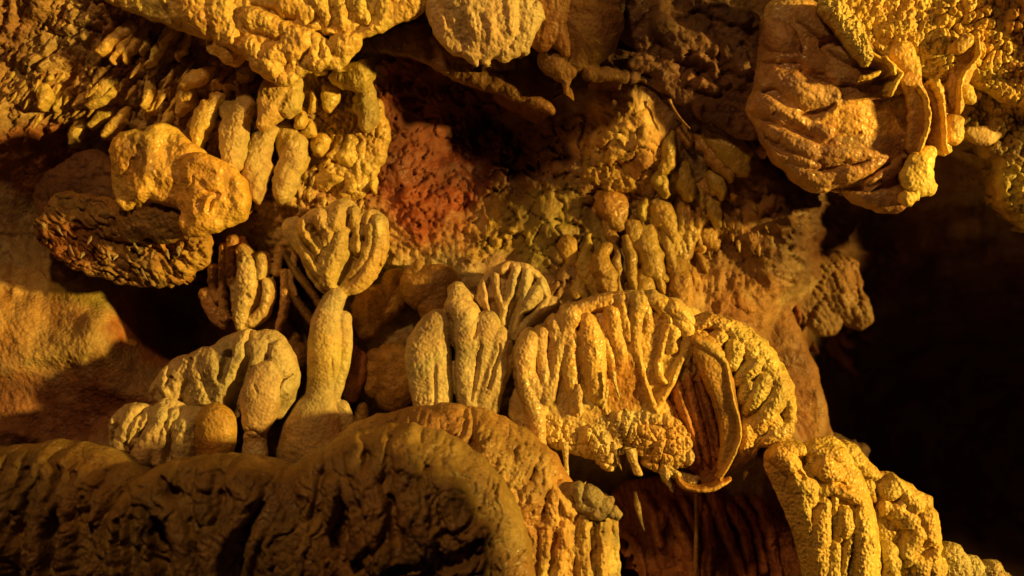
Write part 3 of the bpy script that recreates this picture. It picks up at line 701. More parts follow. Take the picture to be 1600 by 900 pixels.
for i, t_ in enumerate(['1390,400,34 1400,430,34', '1440,420,42 1460,450,44', '1500,470,44 1470,500,40', '1540,500,28 1550,510,26', '1410,470,34 1440,490,34']):
    form('stone', None, None, 245, base=TT(ZH, t_, a=.8), rough=1.3, lump=3, warp=(5, 18), res=1.8, seed=140 + i, mat='grey_rock', parent=pil, mid=10, back=50, k=4)

# ================================================================== bottom right formation
g = thing('cascade_flowstone', 'bright yellow flowstone with thin ribs and knobs beside the black void, lower right', 'flowstone')
Q4 = Q(1200, 600)
form('ribs', None, None, 120,
     base=TT(Q4, '100,370,110,0 160,500,110,0 240,700,110,0 280,880,110,0', '280,370,120,0 330,500,140,0 380,700,150,0 380,900,160,0', a=.5),
     ribs=TT(Q4, '20,310,50 90,360,50 140,440,40 160,560,34 190,700,28 215,820,20 235,920,16', '60,310,34 180,300,34 260,320,36 330,330,40', '190,310,22 205,380,12 200,440,10', '150,470,56 190,490,50 190,540,40', '265,390,66 300,420,50', '240,500,30 310,490,34 400,520,34 440,545,26',
             '310,510,22 300,580,14 310,660,13 325,720,15', '440,550,22 410,630,15 375,720,16 345,860,14 335,920,12', '250,560,40 240,700,50 240,880,44', '350,600,34 350,660,40 350,700,24', '440,640,50 450,760,60 440,900,60', '300,760,34 290,900,36', a=.95),
     grooves=TT(Q4, '130,410,14 150,430,14', '310,460,14 350,470,16', '180,340,12 165,390,14', '230,560,10 200,640,12', a=1.3),
     extra=pop(5, 2.6, 105, 90, 7, lambda U, V: smooth(760, 800, V)), rough=1, lump=2, warp=(2.5, 18), res=1.6, seed=51, blend=5, mat='popcorn_flowstone', parent=g, mid=40, back=110,
     tint=lambda U, V, H: [((1.05, .95, .55), np.ones(U.shape))])
form('lobes', None, None, 100,
     base=TT(Q4, '380,350,76,0 430,420,70,0', '470,420,50,0 500,450,50,0', '500,500,60,0 560,500,80,0 600,560,90,0', '620,540,90,0 690,600,100,0', '700,640,108,0 730,740,96,0 720,880,90,0', '560,700,120,-4 600,880,120,-4', '770,880,90,-8', '660,820,70,4 780,790,36,4', a=.5),
     ribs=TT(Q4, '350,330,44 390,300,40', '400,360,40 440,350,34', '440,400,36 500,420,30', '470,480,36 480,540,30', '560,500,50 610,470,50', '640,500,44 680,560,44', '600,600,50 660,640,50', '740,620,50 760,720,44', '690,700,50 640,780,44', '650,830,24 740,815,26 800,770,20', '560,780,50 570,900,50', '720,860,50', '780,860,40', '540,580,36', '620,560,30', a=.9),
     extra=pop(6, 1.5, 311), rough=1.0, lump=3, warp=(5, 22), res=1.7, seed=52, blend=8, mat='popcorn_flowstone', parent=g, back=120, valley=3, tint=everywhere((1.0, .92, .58)))
form('lumpy_ridge', 'low lumpy pale ridge running out of the bottom right corner', 'rock', 70,
     base=TT(Q4, '860,820,70 900,900,80', '960,870,60 980,950,60', '1060,890,60 1090,940,50', '1120,930,40', a=.7), extra=pop(7, 4, 121), rough=1.2, lump=3, warp=(4, 20), res=1.8, seed=61, mat='popcorn_flowstone', back=120, k=4, mid=14)

# red curtains beneath the central flowstone
form('red_curtains', 'dark reddish hanging curtains and folds in the hollow below the central flowstone', 'curtain', -60,
     base=TT(None, '1000,800,50 1090,820,80 1180,800,80 1230,860,60', '1090,900,90 1200,910,80', '1010,870,30', '1200,740,40 1170,770,40', a=.2),
     ribs=TT(Q(800, 600), '620,520,26 660,600,30 690,740,24', '720,560,34 790,680,36 830,800,34 850,900,30', '540,710,20 600,790,18 625,900,12', '870,520,22 860,700,14 860,900,14', '930,500,30 970,620,36 1040,780,28 1080,900,24', '800,540,20 840,640,20 850,700,14',
             '1010,560,30 1080,700,30 1120,900,26', '1120,500,30 1180,640,30 1240,900,26', '900,560,24 920,760,30 900,900,24', '1060,520,24 1130,660,24 1170,860,24', '700,600,30 680,700,24', a=1.7),
     grooves=TT(Q(800, 600), '520,760,40 560,900,44', '1010,600,14 1060,760,16'), extra=lambda U, V, H: 6 * cells(U, V, 8, 50, 80, 131), rough=1.2, lump=5, warp=(4, 24), res=2, seed=71, blend=5, mat='red_rock', mid=10,
     tint=lambda U, V, H: [((1.7, 1.45, 1.0), np.ones(U.shape))])
stalactite(993, 768, 62, 6, 'pale curved horn-like rib hanging below the wet-tipped stalactite', lean=14, shape='cone', d=30, mat='wet_flowstone', out=0)
stalactite(1089, 770, 150, 4, 'long thin straw reaching the bottom edge below the curved curtain', lean=-3, shape='straw', d=30, mat='orange_flowstone')

# ================================================================== rock pillar edge at the void, boulders
form('rock_buttress', 'smooth reddish rock buttress at the edge of the black void', 'rock', -150,
     base=TT(None, '1170,500,70,-10 1200,570,70,0 1230,650,66,0 1240,720,60,0', '1255,620,30,0 1272,690,34,0', a=.4), rough=1.3, lump=6, warp=(6, 40), res=2.2, seed=73, mat='wall_rock', back=200, mid=20,
     tint=lambda U, V, H: [((.62, .42, .28), np.ones(U.shape))])
form('boulder', 'small dim reddish boulder against the void behind the lower right formation', 'boulder', -160, base=TT(None, '1320,710,24 1345,705,14', '1300,700,26', a=.8), rough=1.5, lump=5, warp=(6, 18), res=2.2, seed=74, mat='dark_rock', back=100, mid=10)

# ================================================================== UPPER LEFT boulder and the fringe below it
bo = thing('hanging_boulder', 'smooth bright yellow two-lobed boulder hanging at the upper left', 'boulder')
form('upper_lobe', None, None, 130,
     base=TT(ZE, '560,200,130,0 560,300,120,0 520,430,60,0', '700,180,140,0 760,250,120,0 680,340,100,0 620,400,60,0', '600,480,50,-6 590,520,40,-10', '500,160,80,-10', '820,260,120,0 870,360,120,0', '600,310,150,0 720,320,140,0 800,370,110,0', a=.5) + TT(ZE, '710,420,30,0 760,400,30,0', a=.6),
     ribs=TT(ZE, '660,140,90 680,230,90 620,330,70 560,420,50', '820,170,90 760,280,80 710,340,50', '500,280,34 495,400,34 490,470,28', '610,500,44 615,540,24', a=.22), valley=0,
     grooves=TT(ZE, '560,240,14 568,300,16 565,370,14', '600,170,12 620,240,10', '700,300,8 720,330,8', a=.7),
     extra=lambda U, V, H: 11 * ridged(U, V, 75, 801, 2), rough=1.0, lump=4, warp=(5, 24), res=1.8, seed=81, blend=6, mat='yellow_calcite', parent=bo, mid=50, back=170, k=4,
     tint=lambda U, V, H: [((.45, .42, .5), E(U, V, 222, 240, 34, 34, .6, .5)), ((.9, .85, .8), E(U, V, 200, 270, 30, 60, .6))])
form('lower_lobe', None, None, 150,
     base=TT(ZE, '900,300,110,0 1020,400,130,0 960,470,130,0 880,540,90,0', '1080,450,80,0 1050,500,80,0', '850,450,80,-6', '830,380,90,-6 780,460,60,-20', a=.45),
     ribs=TT(ZE, '830,600,26 940,590,34 1060,550,36 1120,480,30', a=.3), valley=0, grooves=TT(ZE, '960,490,16 1010,420,16 950,400,14', '880,330,8 850,400,8', a=1.0),
     extra=lambda U, V, H: 11 * ridged(U, V, 65, 802, 2), rough=1.0, lump=4, warp=(5, 30), res=1.8, seed=82, blend=6, mat='yellow_calcite', parent=bo, mid=45, back=170, k=4)
form('underside', None, None, 112, base=TT(ZE, '640,520,120,0 720,560,110,0', '560,560,100,-6', a=.5), extra=pop(9, 5, 134, 70, 20), rough=1.4, lump=4, warp=(6, 24), res=1.9, seed=86, mat='brown_flowstone', parent=bo, back=90)
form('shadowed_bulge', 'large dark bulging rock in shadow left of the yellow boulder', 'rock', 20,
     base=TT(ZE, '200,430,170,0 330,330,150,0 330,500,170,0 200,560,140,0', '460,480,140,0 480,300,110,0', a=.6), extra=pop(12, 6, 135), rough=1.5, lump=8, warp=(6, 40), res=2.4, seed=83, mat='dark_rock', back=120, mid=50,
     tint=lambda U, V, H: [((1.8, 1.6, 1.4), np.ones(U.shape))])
form('fringed_rock', 'rough overhanging rock with a ragged fringe of drips under the yellow boulder', 'rock', 62,
     base=TT(ZE, '200,520,130,-8 380,560,140,-8 560,600,140,-8 760,610,120,-8', '150,600,110,0 300,700,110,0 500,750,110,0 700,740,120,0 850,680,120,0', '600,640,130,0 830,760,60,0', '480,850,40,0 600,850,40,0 750,840,50,0 900,740,60,0', '880,870,34,-10 850,900,34,-10', a=.5),
     extra=lambda U, V, H: 13 * cells(U, V, 11, 44, 32, 137, warp=.8, drip=.5) + 4 * cells(U, V, 6, 20, 60, 139, warp=.6, drip=.3) * smooth(330, 370, V) + 10 * fbm(U, V, 40, 141, 2),
     rough=1.6, lump=5, warp=(6, 20), res=1.7, seed=84, mat='grey_rock', back=110, mid=50, blend=5, tint=lambda U, V, H: [((.95, .78, .55), np.ones(U.shape)), ((1.3, 1.2, .8), E(U, V, 300, 400, 60, 60, .4)), ((.85, .6, .55), E(U, V, 110, 390, 70, 50, .4))])
for i in range(14):
    rnd = random.Random(i * 7 + 3)
    t = i / 13.0
    u = 70 + 250 * t + rnd.uniform(-5, 5); v = 350 + 55 * math.sin(math.pi * min(t * 0.9, 1)) + rnd.uniform(-28, 18)
    stalactite(u, v, rnd.uniform(9, 20), rnd.uniform(3.0, 5.5), 'short stubby drip on the fringed rock under the yellow boulder', lean=rnd.uniform(-6, 16), shape='cone', d=112 + rnd.uniform(-6, 10),
               mat='grey_rock', group='drips on the fringed rock under the boulder', lean_d=8)

# ================================================================== UPPER PART: ceiling masses
YT = (1.08, 1.0, .62)
def everywhere(c): return lambda U, V, H: [(c, np.ones(U.shape))]
form('ceiling_flowstone', 'bright yellow ceiling flowstone with folds and drips at the top left of the arch', 'flowstone', 150,
     base=TT(None, '200,-50,60 300,-10,60 380,30,50 440,70,45 490,80,28', '380,-40,60 500,0,50 560,20,36 600,0,40 640,-20,40', '340,60,24,-6 350,80,18,-6', '415,90,28,0 440,110,24,0', '540,60,22,0 520,90,20,-4', a=.4),
     ribs=TT(None, '345,20,24 352,60,22 352,85,16', '400,30,20 440,45,16 470,40,14', '467,60,24 455,75,20', '490,45,9 492,75,9 488,104,5', '510,55,10 512,80,9 500,102,6', '535,70,16 560,62,12 585,45,6', '533,5,9 537,30,8 536,42,4', '600,5,9 596,34,5',
             '420,100,20 440,80,16', '300,10,26 320,40,20', '270,-10,20 280,20,14', '560,10,14 570,30,8', '390,80,20 400,110,14', '450,10,20 480,20,12', '500,0,16 510,30,10'),
     grooves=TT(None, '395,10,5 430,22,6 470,38,7', '375,60,7 380,90,7', '330,50,5 332,90,6'),
     extra=addf(pop(11, 5, 201, 100, 24), pop(5, 2, 203)), rough=1.3, lump=4, warp=(5, 22), res=1.9, seed=101, blend=5, mat='wet_flowstone', back=110, mid=26, tint=everywhere(YT))
form('ceiling_lobe', 'pale cream scalloped lobe hanging from the ceiling at top centre', 'flowstone', 150,
     base=TT(None, '690,10,26 708,50,26 740,72,22', '740,-20,66 760,20,58 770,50,40', '738,88,8,0 742,94,6', '758,80,12 760,94,7', '800,70,18 785,80,14', '820,20,30 815,60,16 822,78,6', a=.55),
     ribs=TT(None, '705,30,6 720,60,5', '730,20,8 745,60,6', '765,30,8 770,60,5', '800,10,10 800,50,6', '690,20,6 695,50,5', a=.6), extra=addf(pop(8, 3, 205, 100, 16), pop(4, 1.5, 206)), valley=0,
     rough=1.2, lump=3, warp=(4, 20), res=1.8, seed=102, blend=4, mat='cream_flowstone', back=120, mid=24)
form('ceiling_lobe', 'dim pinkish brown ceiling lobe with small drips, right of the pale scalloped lobe', 'flowstone', 120,
     base=TT(None, '860,0,40 850,50,26 845,68,8', '830,40,16 822,66,6', '870,50,22 885,80,8'), extra=pop(8, 3, 207, 95, 18), rough=1.2, lump=3, warp=(4, 20), res=1.9, seed=103, mat='orange_flowstone', back=100, mid=18, tint=everywhere((.8, .62, .6)))
form('ceiling_lobe', 'large smooth dark brown bulge in the ceiling right of the pinkish lobe', 'flowstone', 100,
     base=TT(None, '910,-10,60 920,40,52 905,80,30', '860,90,20 880,105,22', '925,112,14 975,116,9', '885,120,9 886,140,5', a=.7), rough=1.0, lump=4, warp=(5, 30), res=2, seed=104, mat='brown_flowstone', back=100, mid=30, tint=everywhere((.9, .75, .7)))
form('ceiling_rock', 'dark knotted ceiling rock in deep shadow between the brown bulge and the drapery', 'rock', 40,
     base=TT(None, '980,0,60 1060,40,60 1130,60,60 1190,100,60', '960,100,26 1030,110,26 1080,140,26', '1120,150,40 1170,190,30', a=.35),
     ribs=TT(None, '1085,7,14 1120,15,16 1155,28,18', '990,100,9 1030,108,12 1056,106,7', '1060,60,14 1110,80,12', '1030,40,20 1060,70,14', '1080,120,10 1110,140,10', '1140,80,16 1160,110,14', '1090,90,9 1130,130,8', a=.9),
     extra=lambda U, V, H: 12 * ridged(U, V, 45, 208), rough=1.5, lump=8, warp=(7, 30), res=2.2, seed=105, mat='dark_rock', back=90, mid=24, tint=everywhere((1.5, 1.3, 1.1)))
form('ceiling_ledge', 'dark slanting ledge crossing the red hollow below the ceiling lobes', 'rock', 60,
     base=TT(None, '640,70,14 720,110,16 790,135,14 850,165,10 862,172,5', '700,70,30 790,95,20', '600,60,22 650,60,26', a=.7), rough=1.4, lump=5, warp=(5, 24), res=2, seed=106, mat='brown_flowstone', back=120, mid=10, tint=everywhere((.7, .55, .55)))

# pendants: single hanging drops shaped by one stroke
def pend(label, txt, z, dd=8, mat='wet_flowstone', a=.8, tint=None, group=None, name='stalactite', seed=None, rough=0.8, lump=2.5, back=45, extra=None, res=1.7, cat='stalactite', kk=5.0, ll=-6.0):
    global _sc
    _sc += 1
    txts = [txt] if isinstance(txt, str) else txt
    b = TT(z, *txts, a=a)
    for P, _a in b:                                   # the root sinks into the wall, the tip stands free
        q = np.linspace(0, 1, len(P)); P[:, 3] -= 0.75 * a * P[:, 2].max() * np.clip(1 - q / 0.45, 0, 1) ** 1.3; P[:, 3] += 11 * q
    if extra is None: extra = lambda U, V, H: 2.6 * cells(U, V, 5, 24, 98, 223)
    c = b[0][0][len(b[0][0]) // 2]
    d = wallD(c[0], c[1]) + dd * .85 - 6
    return form(name, label, cat, d, k=kk, lvl=ll, blend=4, base=b, rough=rough, lump=lump, warp=(7.0, 26), res=res, seed=seed or 300 + _sc, mat=mat, back=back, group=group, tint=None if tint is None else everywhere(tint), mid=c[2] * a * .5, extra=extra)

form('stalactite_root', 'knobbly yellow flowstone mass carrying the furry paw-like stalactites and nodules', 'flowstone', -12,
     base=TT(None, '340,140,40 390,190,60 420,250,56 430,285,30', '450,130,50 520,140,56 560,210,48 540,270,44', a=.22), extra=addf(pop(11, 9, 235, 100, 22), pop(5, 2, 236)), rough=1.2, lump=6, warp=(6, 24), res=2, seed=128, mat='wet_flowstone', back=70, mid=16, tint=everywhere((.9, .8, .52)))
fur = lambda U, V, H: 2.2 * cells(U, V, 5, 13, 110, 211) + 1.2 * cells(U, V, 3.5, 5, 90, 212)
pend('leftmost of three long furry paw-like stalactites right of the yellow boulder', ['90,370,55 120,440,78 110,560,70 108,670,44 102,715,16', '170,270,40 170,370,50 140,440,50'], ZC, 50, 'cream_flowstone', tint=(1, .95, .8), extra=fur, back=90)
pend('middle and lowest of three long furry paw-like stalactites right of the yellow boulder', ['330,470,36 265,560,66 235,680,74 232,780,56 240,850,22'], ZC, 52, 'cream_flowstone', tint=(1, .95, .8), extra=fur, back=90)
pend('thick upper furry stalactite the paw-like ones hang from, below the ceiling folds', ['380,180,70 350,260,88 320,370,74 290,440,44', '440,200,50 430,330,56 410,380,40'], ZC, 60, 'cream_flowstone', tint=(1.05, .97, .65), extra=fur, back=100)
pend('rightmost smooth lobe of the three long paw-like stalactites right of the yellow boulder', ['370,440,44 410,530,80 440,640,72 400,740,72 380,840,52 378,865,30'], ZC, 42, 'cream_flowstone', tint=(1, .95, .78), extra=fur, back=90)
pend('pale egg-shaped pendant at the left rim of the red clay recess', ['820,260,60 835,340,72 845,410,58 838,465,24 834,490,7'], ZC, 40, 'cream_flowstone', tint=(1, .96, .75))
pend('greenish lumpy knob above the pale egg-shaped pendant', ['680,210,50 730,200,64 800,190,70'], ZC, 40, 'wet_flowstone', tint=(.95, .85, .55))
pend('shaded bulb hanging at the left foot of the ceiling folds', ['60,20,30 80,90,34', '120,0,70 140,50,58 110,100,36'], ZC, 60, 'wet_flowstone', tint=YT)
pend('round brown shaded knob beside the hanging bulb', ['180,150,72'], ZC, 20, 'brown_flowstone')
for t_, lab in [(['590,560,58 585,590,40'], 'flat-tipped round knob in the middle of the nodule patch'), (['510,470,46 520,490,40'], 'small bright round knob above the flat-tipped one'), (['640,280,50 640,330,40 635,375,14'], 'small pointed drop under the dark niche, right one'),
                (['545,290,18 545,340,22 540,375,8'], 'small pointed drop under the dark niche, left one'), (['720,510,40 700,570,34 665,640,22'], 'slanting peg beside the flat-tipped knob'), (['780,490,48 760,560,48 740,640,60'], 'knobbly drop below the pale egg-shaped pendant'),
                (['850,620,50 860,660,46 830,640,40'], 'low knob at the corner of the red clay recess'), (['905,500,32 890,560,34 880,600,20'], 'narrow knob on the edge of the red clay recess'), (['620,665,16'], 'tiny bright nub between two dark pits'),
                (['600,770,60 660,750,30'], 'low wet nodule under the dark pits'), (['470,400,40 480,440,30'], 'yellow nodule under the left end of the dark niche'), (['740,760,44 760,790,30'], 'worn nodule at the bottom of the nodule patch'),
                (['880,760,14 870,820,10'], 'thin root-like drip below the knobs by the red recess'), (['480,640,50 460,690,40'], 'side lobe right of the three paw-like stalactites'), (['565,180,26 600,150,24'], 'small folded knob under the arch of the ceiling folds')]:
    pend(lab, t_, ZC, 24, 'wet_flowstone', tint=YT, extra=pop(5, 2, 220))

# ------------------------------------------------------------------ the stalactite bunch in the middle
form('stalactite_root', 'brown flowstone mass from which the middle bunch of stalactites hangs', 'flowstone', -60,
     base=TT(ZD, '520,300,90 560,420,80 500,560,80', '200,480,90 330,520,100 460,640,90', '150,680,90 300,720,110 480,800,90', '600,160,90 700,240,70', a=.25), extra=addf(pop(9, 7, 231, 85, 34), lambda U, V, H: 8 * cells(U, V, 13, 46, 84, 232, drip=.6)), rough=1.0, lump=6, warp=(5, 24), res=2.1, seed=107, mat='wet_flowstone', back=60, mid=16,
     tint=everywhere((.72, .6, .45)))
BR = (.62, .49, .30); OL = (.66, .64, .33)
for t_, lab, c, dd in [
    (['450,170,18 440,240,36 425,320,24 415,345,8'], 'pale blunt stalactite on the right edge of the yellow-green rock', OL, 22), (['395,330,28 405,380,32 425,430,12'], 'short drop below the pale blunt stalactite', OL, 24),
    (['470,290,40 485,350,46 510,400,36 522,450,10'], 'plump olive stalactite hanging right of the yellow-green rock', OL, 30), (['475,140,26 500,180,28 520,215,14 527,238,5'], 'small curved brown stalactite high above the bunch', BR, 26),
    (['620,120,50 650,190,66 700,250,70 730,300,50 742,345,8'], 'large round olive knob with a drop at its tip, upper right of the bunch', OL, 40), (['560,190,26 620,270,34 680,340,26 690,370,12'], 'slanting brown fold along the left of the round olive knob', BR, 36),
    (['630,350,34 645,400,28 660,442,8'], 'short pointed stalactite just below the round olive knob', OL, 30), (['570,390,20 600,450,28 625,510,20 632,548,6', '640,440,16 645,500,16 640,548,7'], 'twin-tipped stalactite right of the bunch', OL, 24),
    (['545,380,18 560,430,18 572,480,10'], 'slim stalactite next to the twin-tipped one', OL, 20), (['700,390,14 705,430,12 703,450,5'], 'tiny dark stalactite right of the short pointed one', BR, 16),
    (['160,440,40 195,480,56 215,530,34 230,570,10', '230,430,18 250,500,20 240,560,12'], 'brown triangular stalactite with a bright right edge, upper left of the bunch', (.64, .50, .30), 34),
    (['390,460,50 420,520,50 445,580,24 458,628,8'], 'broad brown stalactite with a thin tip, centre of the bunch', (.68, .55, .33), 38), (['340,450,14 335,500,16 330,520,8'], 'short slim drop left of the broad brown stalactite', OL, 34),
    (['260,520,26 285,570,36 300,620,30 310,655,12'], 'smooth tan stalactite between the triangular and broad ones', BR, 26), (['180,550,18 200,600,20 218,680,8'], 'hooked thin stalactite under the triangular one', BR, 26),
    (['115,600,12 95,680,24 90,740,32 120,800,34 145,865,18'], 'leftmost long wavy stalactite of the bunch', OL, 18), (['180,650,30 160,720,44 185,800,42 205,870,26'], 'thick twisted tan stalactite second from the left of the bunch', BR, 22),
    (['265,620,16 280,690,22 285,770,18 294,828,5'], 'long bumpy needle-tipped stalactite in the lower middle of the bunch', BR, 28), (['350,600,44 360,680,54 385,760,34 412,834,7'], 'large smooth tan stalactite with a split lower end, lower centre', BR, 30),
    (['430,590,24 440,660,24 445,730,10'], 'short tan stalactite right of the large smooth one', BR, 24), (['495,500,36 505,560,26 515,618,7'], 'pale stalactite with two short tips right of the broad brown one', OL, 24),
    (['480,590,18 500,640,16 510,670,6'], 'small leaning drip below the pale two-tipped stalactite', BR, 18), (['230,660,10 225,720,14 238,848,6'], 'thin dark stalactite squeezed between two tan ones', (.6, .5, .4), 20),
    (['60,770,26 70,820,20 85,865,10', '40,780,12 60,850,9'], 'stubby double drip at the lower left end of the bunch', OL, 16), (['330,780,44 340,830,44 320,860,30'], 'low tan lump at the foot of the bunch', BR, 16),
    (['470,740,50 490,820,46 500,890,40'], 'smooth ochre flow at the foot of the bunch, right side', BR, 14), (['540,660,12 565,655,11 590,652,7'], 'small pale sideways blade right of the bunch', (1.5, 1.4, 1.1), 26),
    (['560,680,12 580,720,12 595,740,6'], 'small slanting dark peg under the pale blade', BR, 16), (['560,560,40 600,600,40 620,640,24'], 'worn tan lump below the twin-tipped stalactite', BR, 12),
    (['380,640,14 400,740,14 430,785,8'], 'slim drip on the right side of the large smooth one', BR, 34), (['525,560,26 545,600,20 560,640,8'], 'short tan drip above the pale blade', BR, 20)]:
    pend(lab, t_, ZD, dd, 'wet_flowstone', tint=c, extra=lambda U, V, H: 1.0 * fbm(U, V, 7, 233, 2), back=50)
for (x, y, L, ln, lab) in [(1046, 155, 46, 32, 'thin dark rod-like drip in the shadow above the bunch, left of two'), (1094, 165, 36, 24, 'thin dark rod-like drip in the shadow above the bunch, right of two'), (1070, 300, 14, 2, 'tiny wet drip right of the small pale blade')]:
    stalactite(x, y, L, 3.0, lab, lean=ln, shape='straw', d=wallD(x, y) + 30, mat='brown_flowstone')
# cracked rock blocks left of the bunch
form('rock_outcrop', 'yellow-green fractured rock outcrop left of the hanging stalactites', 'rock', -30,
     base=TT(ZD, '340,130,70 330,220,90 300,320,100', '180,270,90 240,340,90 130,330,60', '360,200,60 370,330,40', a=.4),
     grooves=TT(ZD, '230,160,6 280,200,6 380,190,7', '100,240,9 180,260,8 190,330,8', '200,290,5 330,300,6 360,260,6', '290,140,6 300,240,6', '380,260,6 340,400,6', '130,280,6 150,370,8', '240,330,5 250,400,6', a=1.6),
     extra=lambda U, V, H: (lambda w: 9 * w[2] - 5 * (1 - smooth(0, .12, w[1] - w[0])))(worley(U / 24 + .5 * noise(U / 20, V / 20, 240), V / 20 + .5 * noise(U / 20, V / 20, 241), 242)) + 3 * fbm(U, V, 9, 243, 3),
     rough=1.6, lump=6, warp=(5, 20), res=1.8, seed=108, mat='wall_rock', back=80, mid=24, tint=everywhere((1.15, 1.15, .52)))
form('rock_wedge', 'small bright yellow wedge of rock left of the wavy stalactite', 'rock', -20, base=TT(ZD, '20,640,40 30,700,30 40,740,10', a=.5), rough=1.2, lump=3, warp=(3, 18), res=1.8, seed=109, mat='wall_rock', back=50, mid=5, tint=everywhere((1.15, 1.1, .5)))

# ================================================================== two unseen rock columns added past the right edge to shade ceiling and foreground domes
def side_column(x, d, z0, z1, r, seed):
    n = 60; m = 48
    th, zz = np.meshgrid(np.linspace(0, 2 * math.pi, m, endpoint=False), np.linspace(z0, z1, n))
    t = (zz - z0) / (z1 - z0)
    rr = r * (0.45 + 0.55 * np.sqrt(np.clip(t * 6, 0, 1))) * np.where(t < .04, t / .04, 1) + 14 * fbm(np.cos(th) * r + 500, zz + np.sin(th) * r, 90, seed, 4)
    X = x + rr * np.cos(th); Y = -(d + rr * np.sin(th)); idx = np.arange(n * m).reshape(n, m)
    F = np.stack([idx[:-1].ravel(), np.roll(idx, -1, 1)[:-1].ravel(), np.roll(idx, -1, 1)[1:].ravel(), idx[1:].ravel()], 1)
    return np.stack([X.ravel(), Y.ravel(), zz.ravel()], 1) * S, F
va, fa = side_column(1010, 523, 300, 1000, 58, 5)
tag(link_mesh('shade_column', va, fa, 'dark_rock'), kind='structure')
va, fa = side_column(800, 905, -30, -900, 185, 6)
tag(link_mesh('shade_column', va, fa, 'dark_rock'), kind='structure')

# ================================================================== drapery, upper right
dr = thing('drapery_flowstone', 'huge amber hanging drapery with overlapping folds and bright scalloped right edge, upper right', 'flowstone')
form('body', None, None, 70,
     base=TT(ZF, '220,90,130,0 240,240,170,0 240,400,190,0', '420,300,170,0 440,460,220,0 480,600,200,0', '130,430,100,0 230,560,130,0 330,660,130,0', '560,740,130,0 620,790,90,0', '640,400,140,0 680,540,120,4', '420,100,90,0 480,200,70,0', a=.55),
     ribs=TT(ZF, '110,130,52 160,170,60 215,225,16', '90,240,14 230,250,22 330,290,26 430,312,24 560,300,10', '250,70,44 330,100,70 430,210,60 510,255,34', '130,320,40 260,400,60 350,415,46', '60,420,44 170,490,28 270,520,10',
             '250,528,10 330,482,14 420,432,14 500,406,14 600,400,14 660,380,10', '90,530,18 220,600,36 300,640,42 420,645,34 570,655,14', '70,560,18 130,640,18 220,670,22 300,680,20', '150,690,24 300,742,32 450,722,34 575,668,12',
             '240,760,14 350,810,30 500,845,50 640,835,60 700,800,36', '520,770,26 620,700,26 690,650,18', '200,500,30 330,560,30', '120,350,20 60,350,30', '360,330,30 480,340,24', a=.75),
     grooves=TT(ZF, '230,480,10 350,450,12', '330,190,22 410,180,22 440,220,20', '240,300,14 310,345,16 360,350,12', '370,765,12 480,780,12 560,755,10', '350,560,8 470,560,8', '120,480,10 240,540,10', '600,330,16 520,350,12', a=1.2),
     extra=lambda U, V, H: 1.0 * cells(U, V, 4.5, 9, 75, 251) * E(U, V, 1250, 230, 80, 80, .5) + 2.5 * cells(U, V, 16, 60, 25, 252),
     tint=lambda U, V, H: [((1.5, 1.45, .9), E(U, V, 1350, 188, 72, 30, .3, .15))],  # brighter oval stands in for light passing through the thin calcite
     rough=.9, lump=3, warp=(4, 26), res=1.8, seed=111, blend=6, mat='drapery_calcite', parent=dr, back=170, mid=60, k=4, valley=5)
for i, (t_, a_, dd) in enumerate([
    (['535,225,9 610,258,9 640,285,9 658,305,9 640,340,9 615,388,10'], 1.6, 150), (['590,235,8 625,275,8 630,300,8'], 1.2, 155),
    (['725,350,7 762,410,9 773,500,8 752,580,8 735,622,6'], 1.5, 138), (['800,340,18 828,420,12 838,520,9 842,600,9 852,628,6'], 1.6, 120),
    (['975,170,12 975,235,9 930,290,8 905,350,8 900,460,10'], 1.5, 105), (['500,320,8 540,312,9 568,298,8'], 1.2, 160)]):
    form('scalloped_edge', None, None, dd, base=TT(ZF, *t_, a=a_), extra=pop(6, 2, 260 + i), rough=.8, lump=1, warp=(2, 10), res=1.4, seed=113 + i, mat='wet_flowstone', tint=everywhere((1.2, 1.12, .6)), parent=dr, back=60, mid=5)
for i, (t_, a_, dd, c) in enumerate([
    (['780,630,30,0 740,680,56,0 730,740,66,0 770,770,40,0'], .4, 120, (1.25, 1.2, .7)), (['830,540,50,0 830,590,44,0 850,615,20,0'], .5, 95, (1, .95, .7)), (['880,510,40,0 880,560,38,0'], .7, 105, YT), (['690,820,34 720,810,20'], .7, 130, (1.25, 1.2, .7)),
    (['900,200,56,0 900,270,54,0 880,350,52,0 880,430,40,0'], .3, 70, (.9, .75, .5)), (['930,380,36,0 945,405,26,0'], .6, 85, YT), (['670,220,50 710,290,34 690,350,14'], .6, 115, YT), (['790,380,50,0 805,480,56,0 800,570,40,0'], .3, 95, (.9, .72, .45)), (['930,240,44,0 900,330,46,0 885,420,40,0'], .3, 85, (.9, .74, .45)), (['700,330,40,0 730,420,44,0 735,520,44,0 715,600,34,0'], .3, 120, (.8, .6, .4)),
    (['930,170,30 900,190,30'], .7, 110, YT)]):
    form('tongue', None, None, dd, base=TT(ZF, *t_, a=a_), extra=pop(7, 1.5, 270 + i), rough=.7, lump=2, warp=(3, 14), res=1.6, seed=130 + i, mat='wet_flowstone', parent=dr, back=80, mid=8, tint=everywhere(c))
form('crusted_shoulder', None, None, 150,
     base=TT(ZF, '370,20,50 430,90,46 480,170,42 520,235,30', a=.6), extra=addf(pop(8, 7, 281), pop(4, 3, 282)), rough=1.3, lump=3, warp=(4, 14), res=1.5, seed=121, mat='popcorn_flowstone', parent=dr, back=90, mid=14, tint=everywhere((1.1, 1.05, .7)))

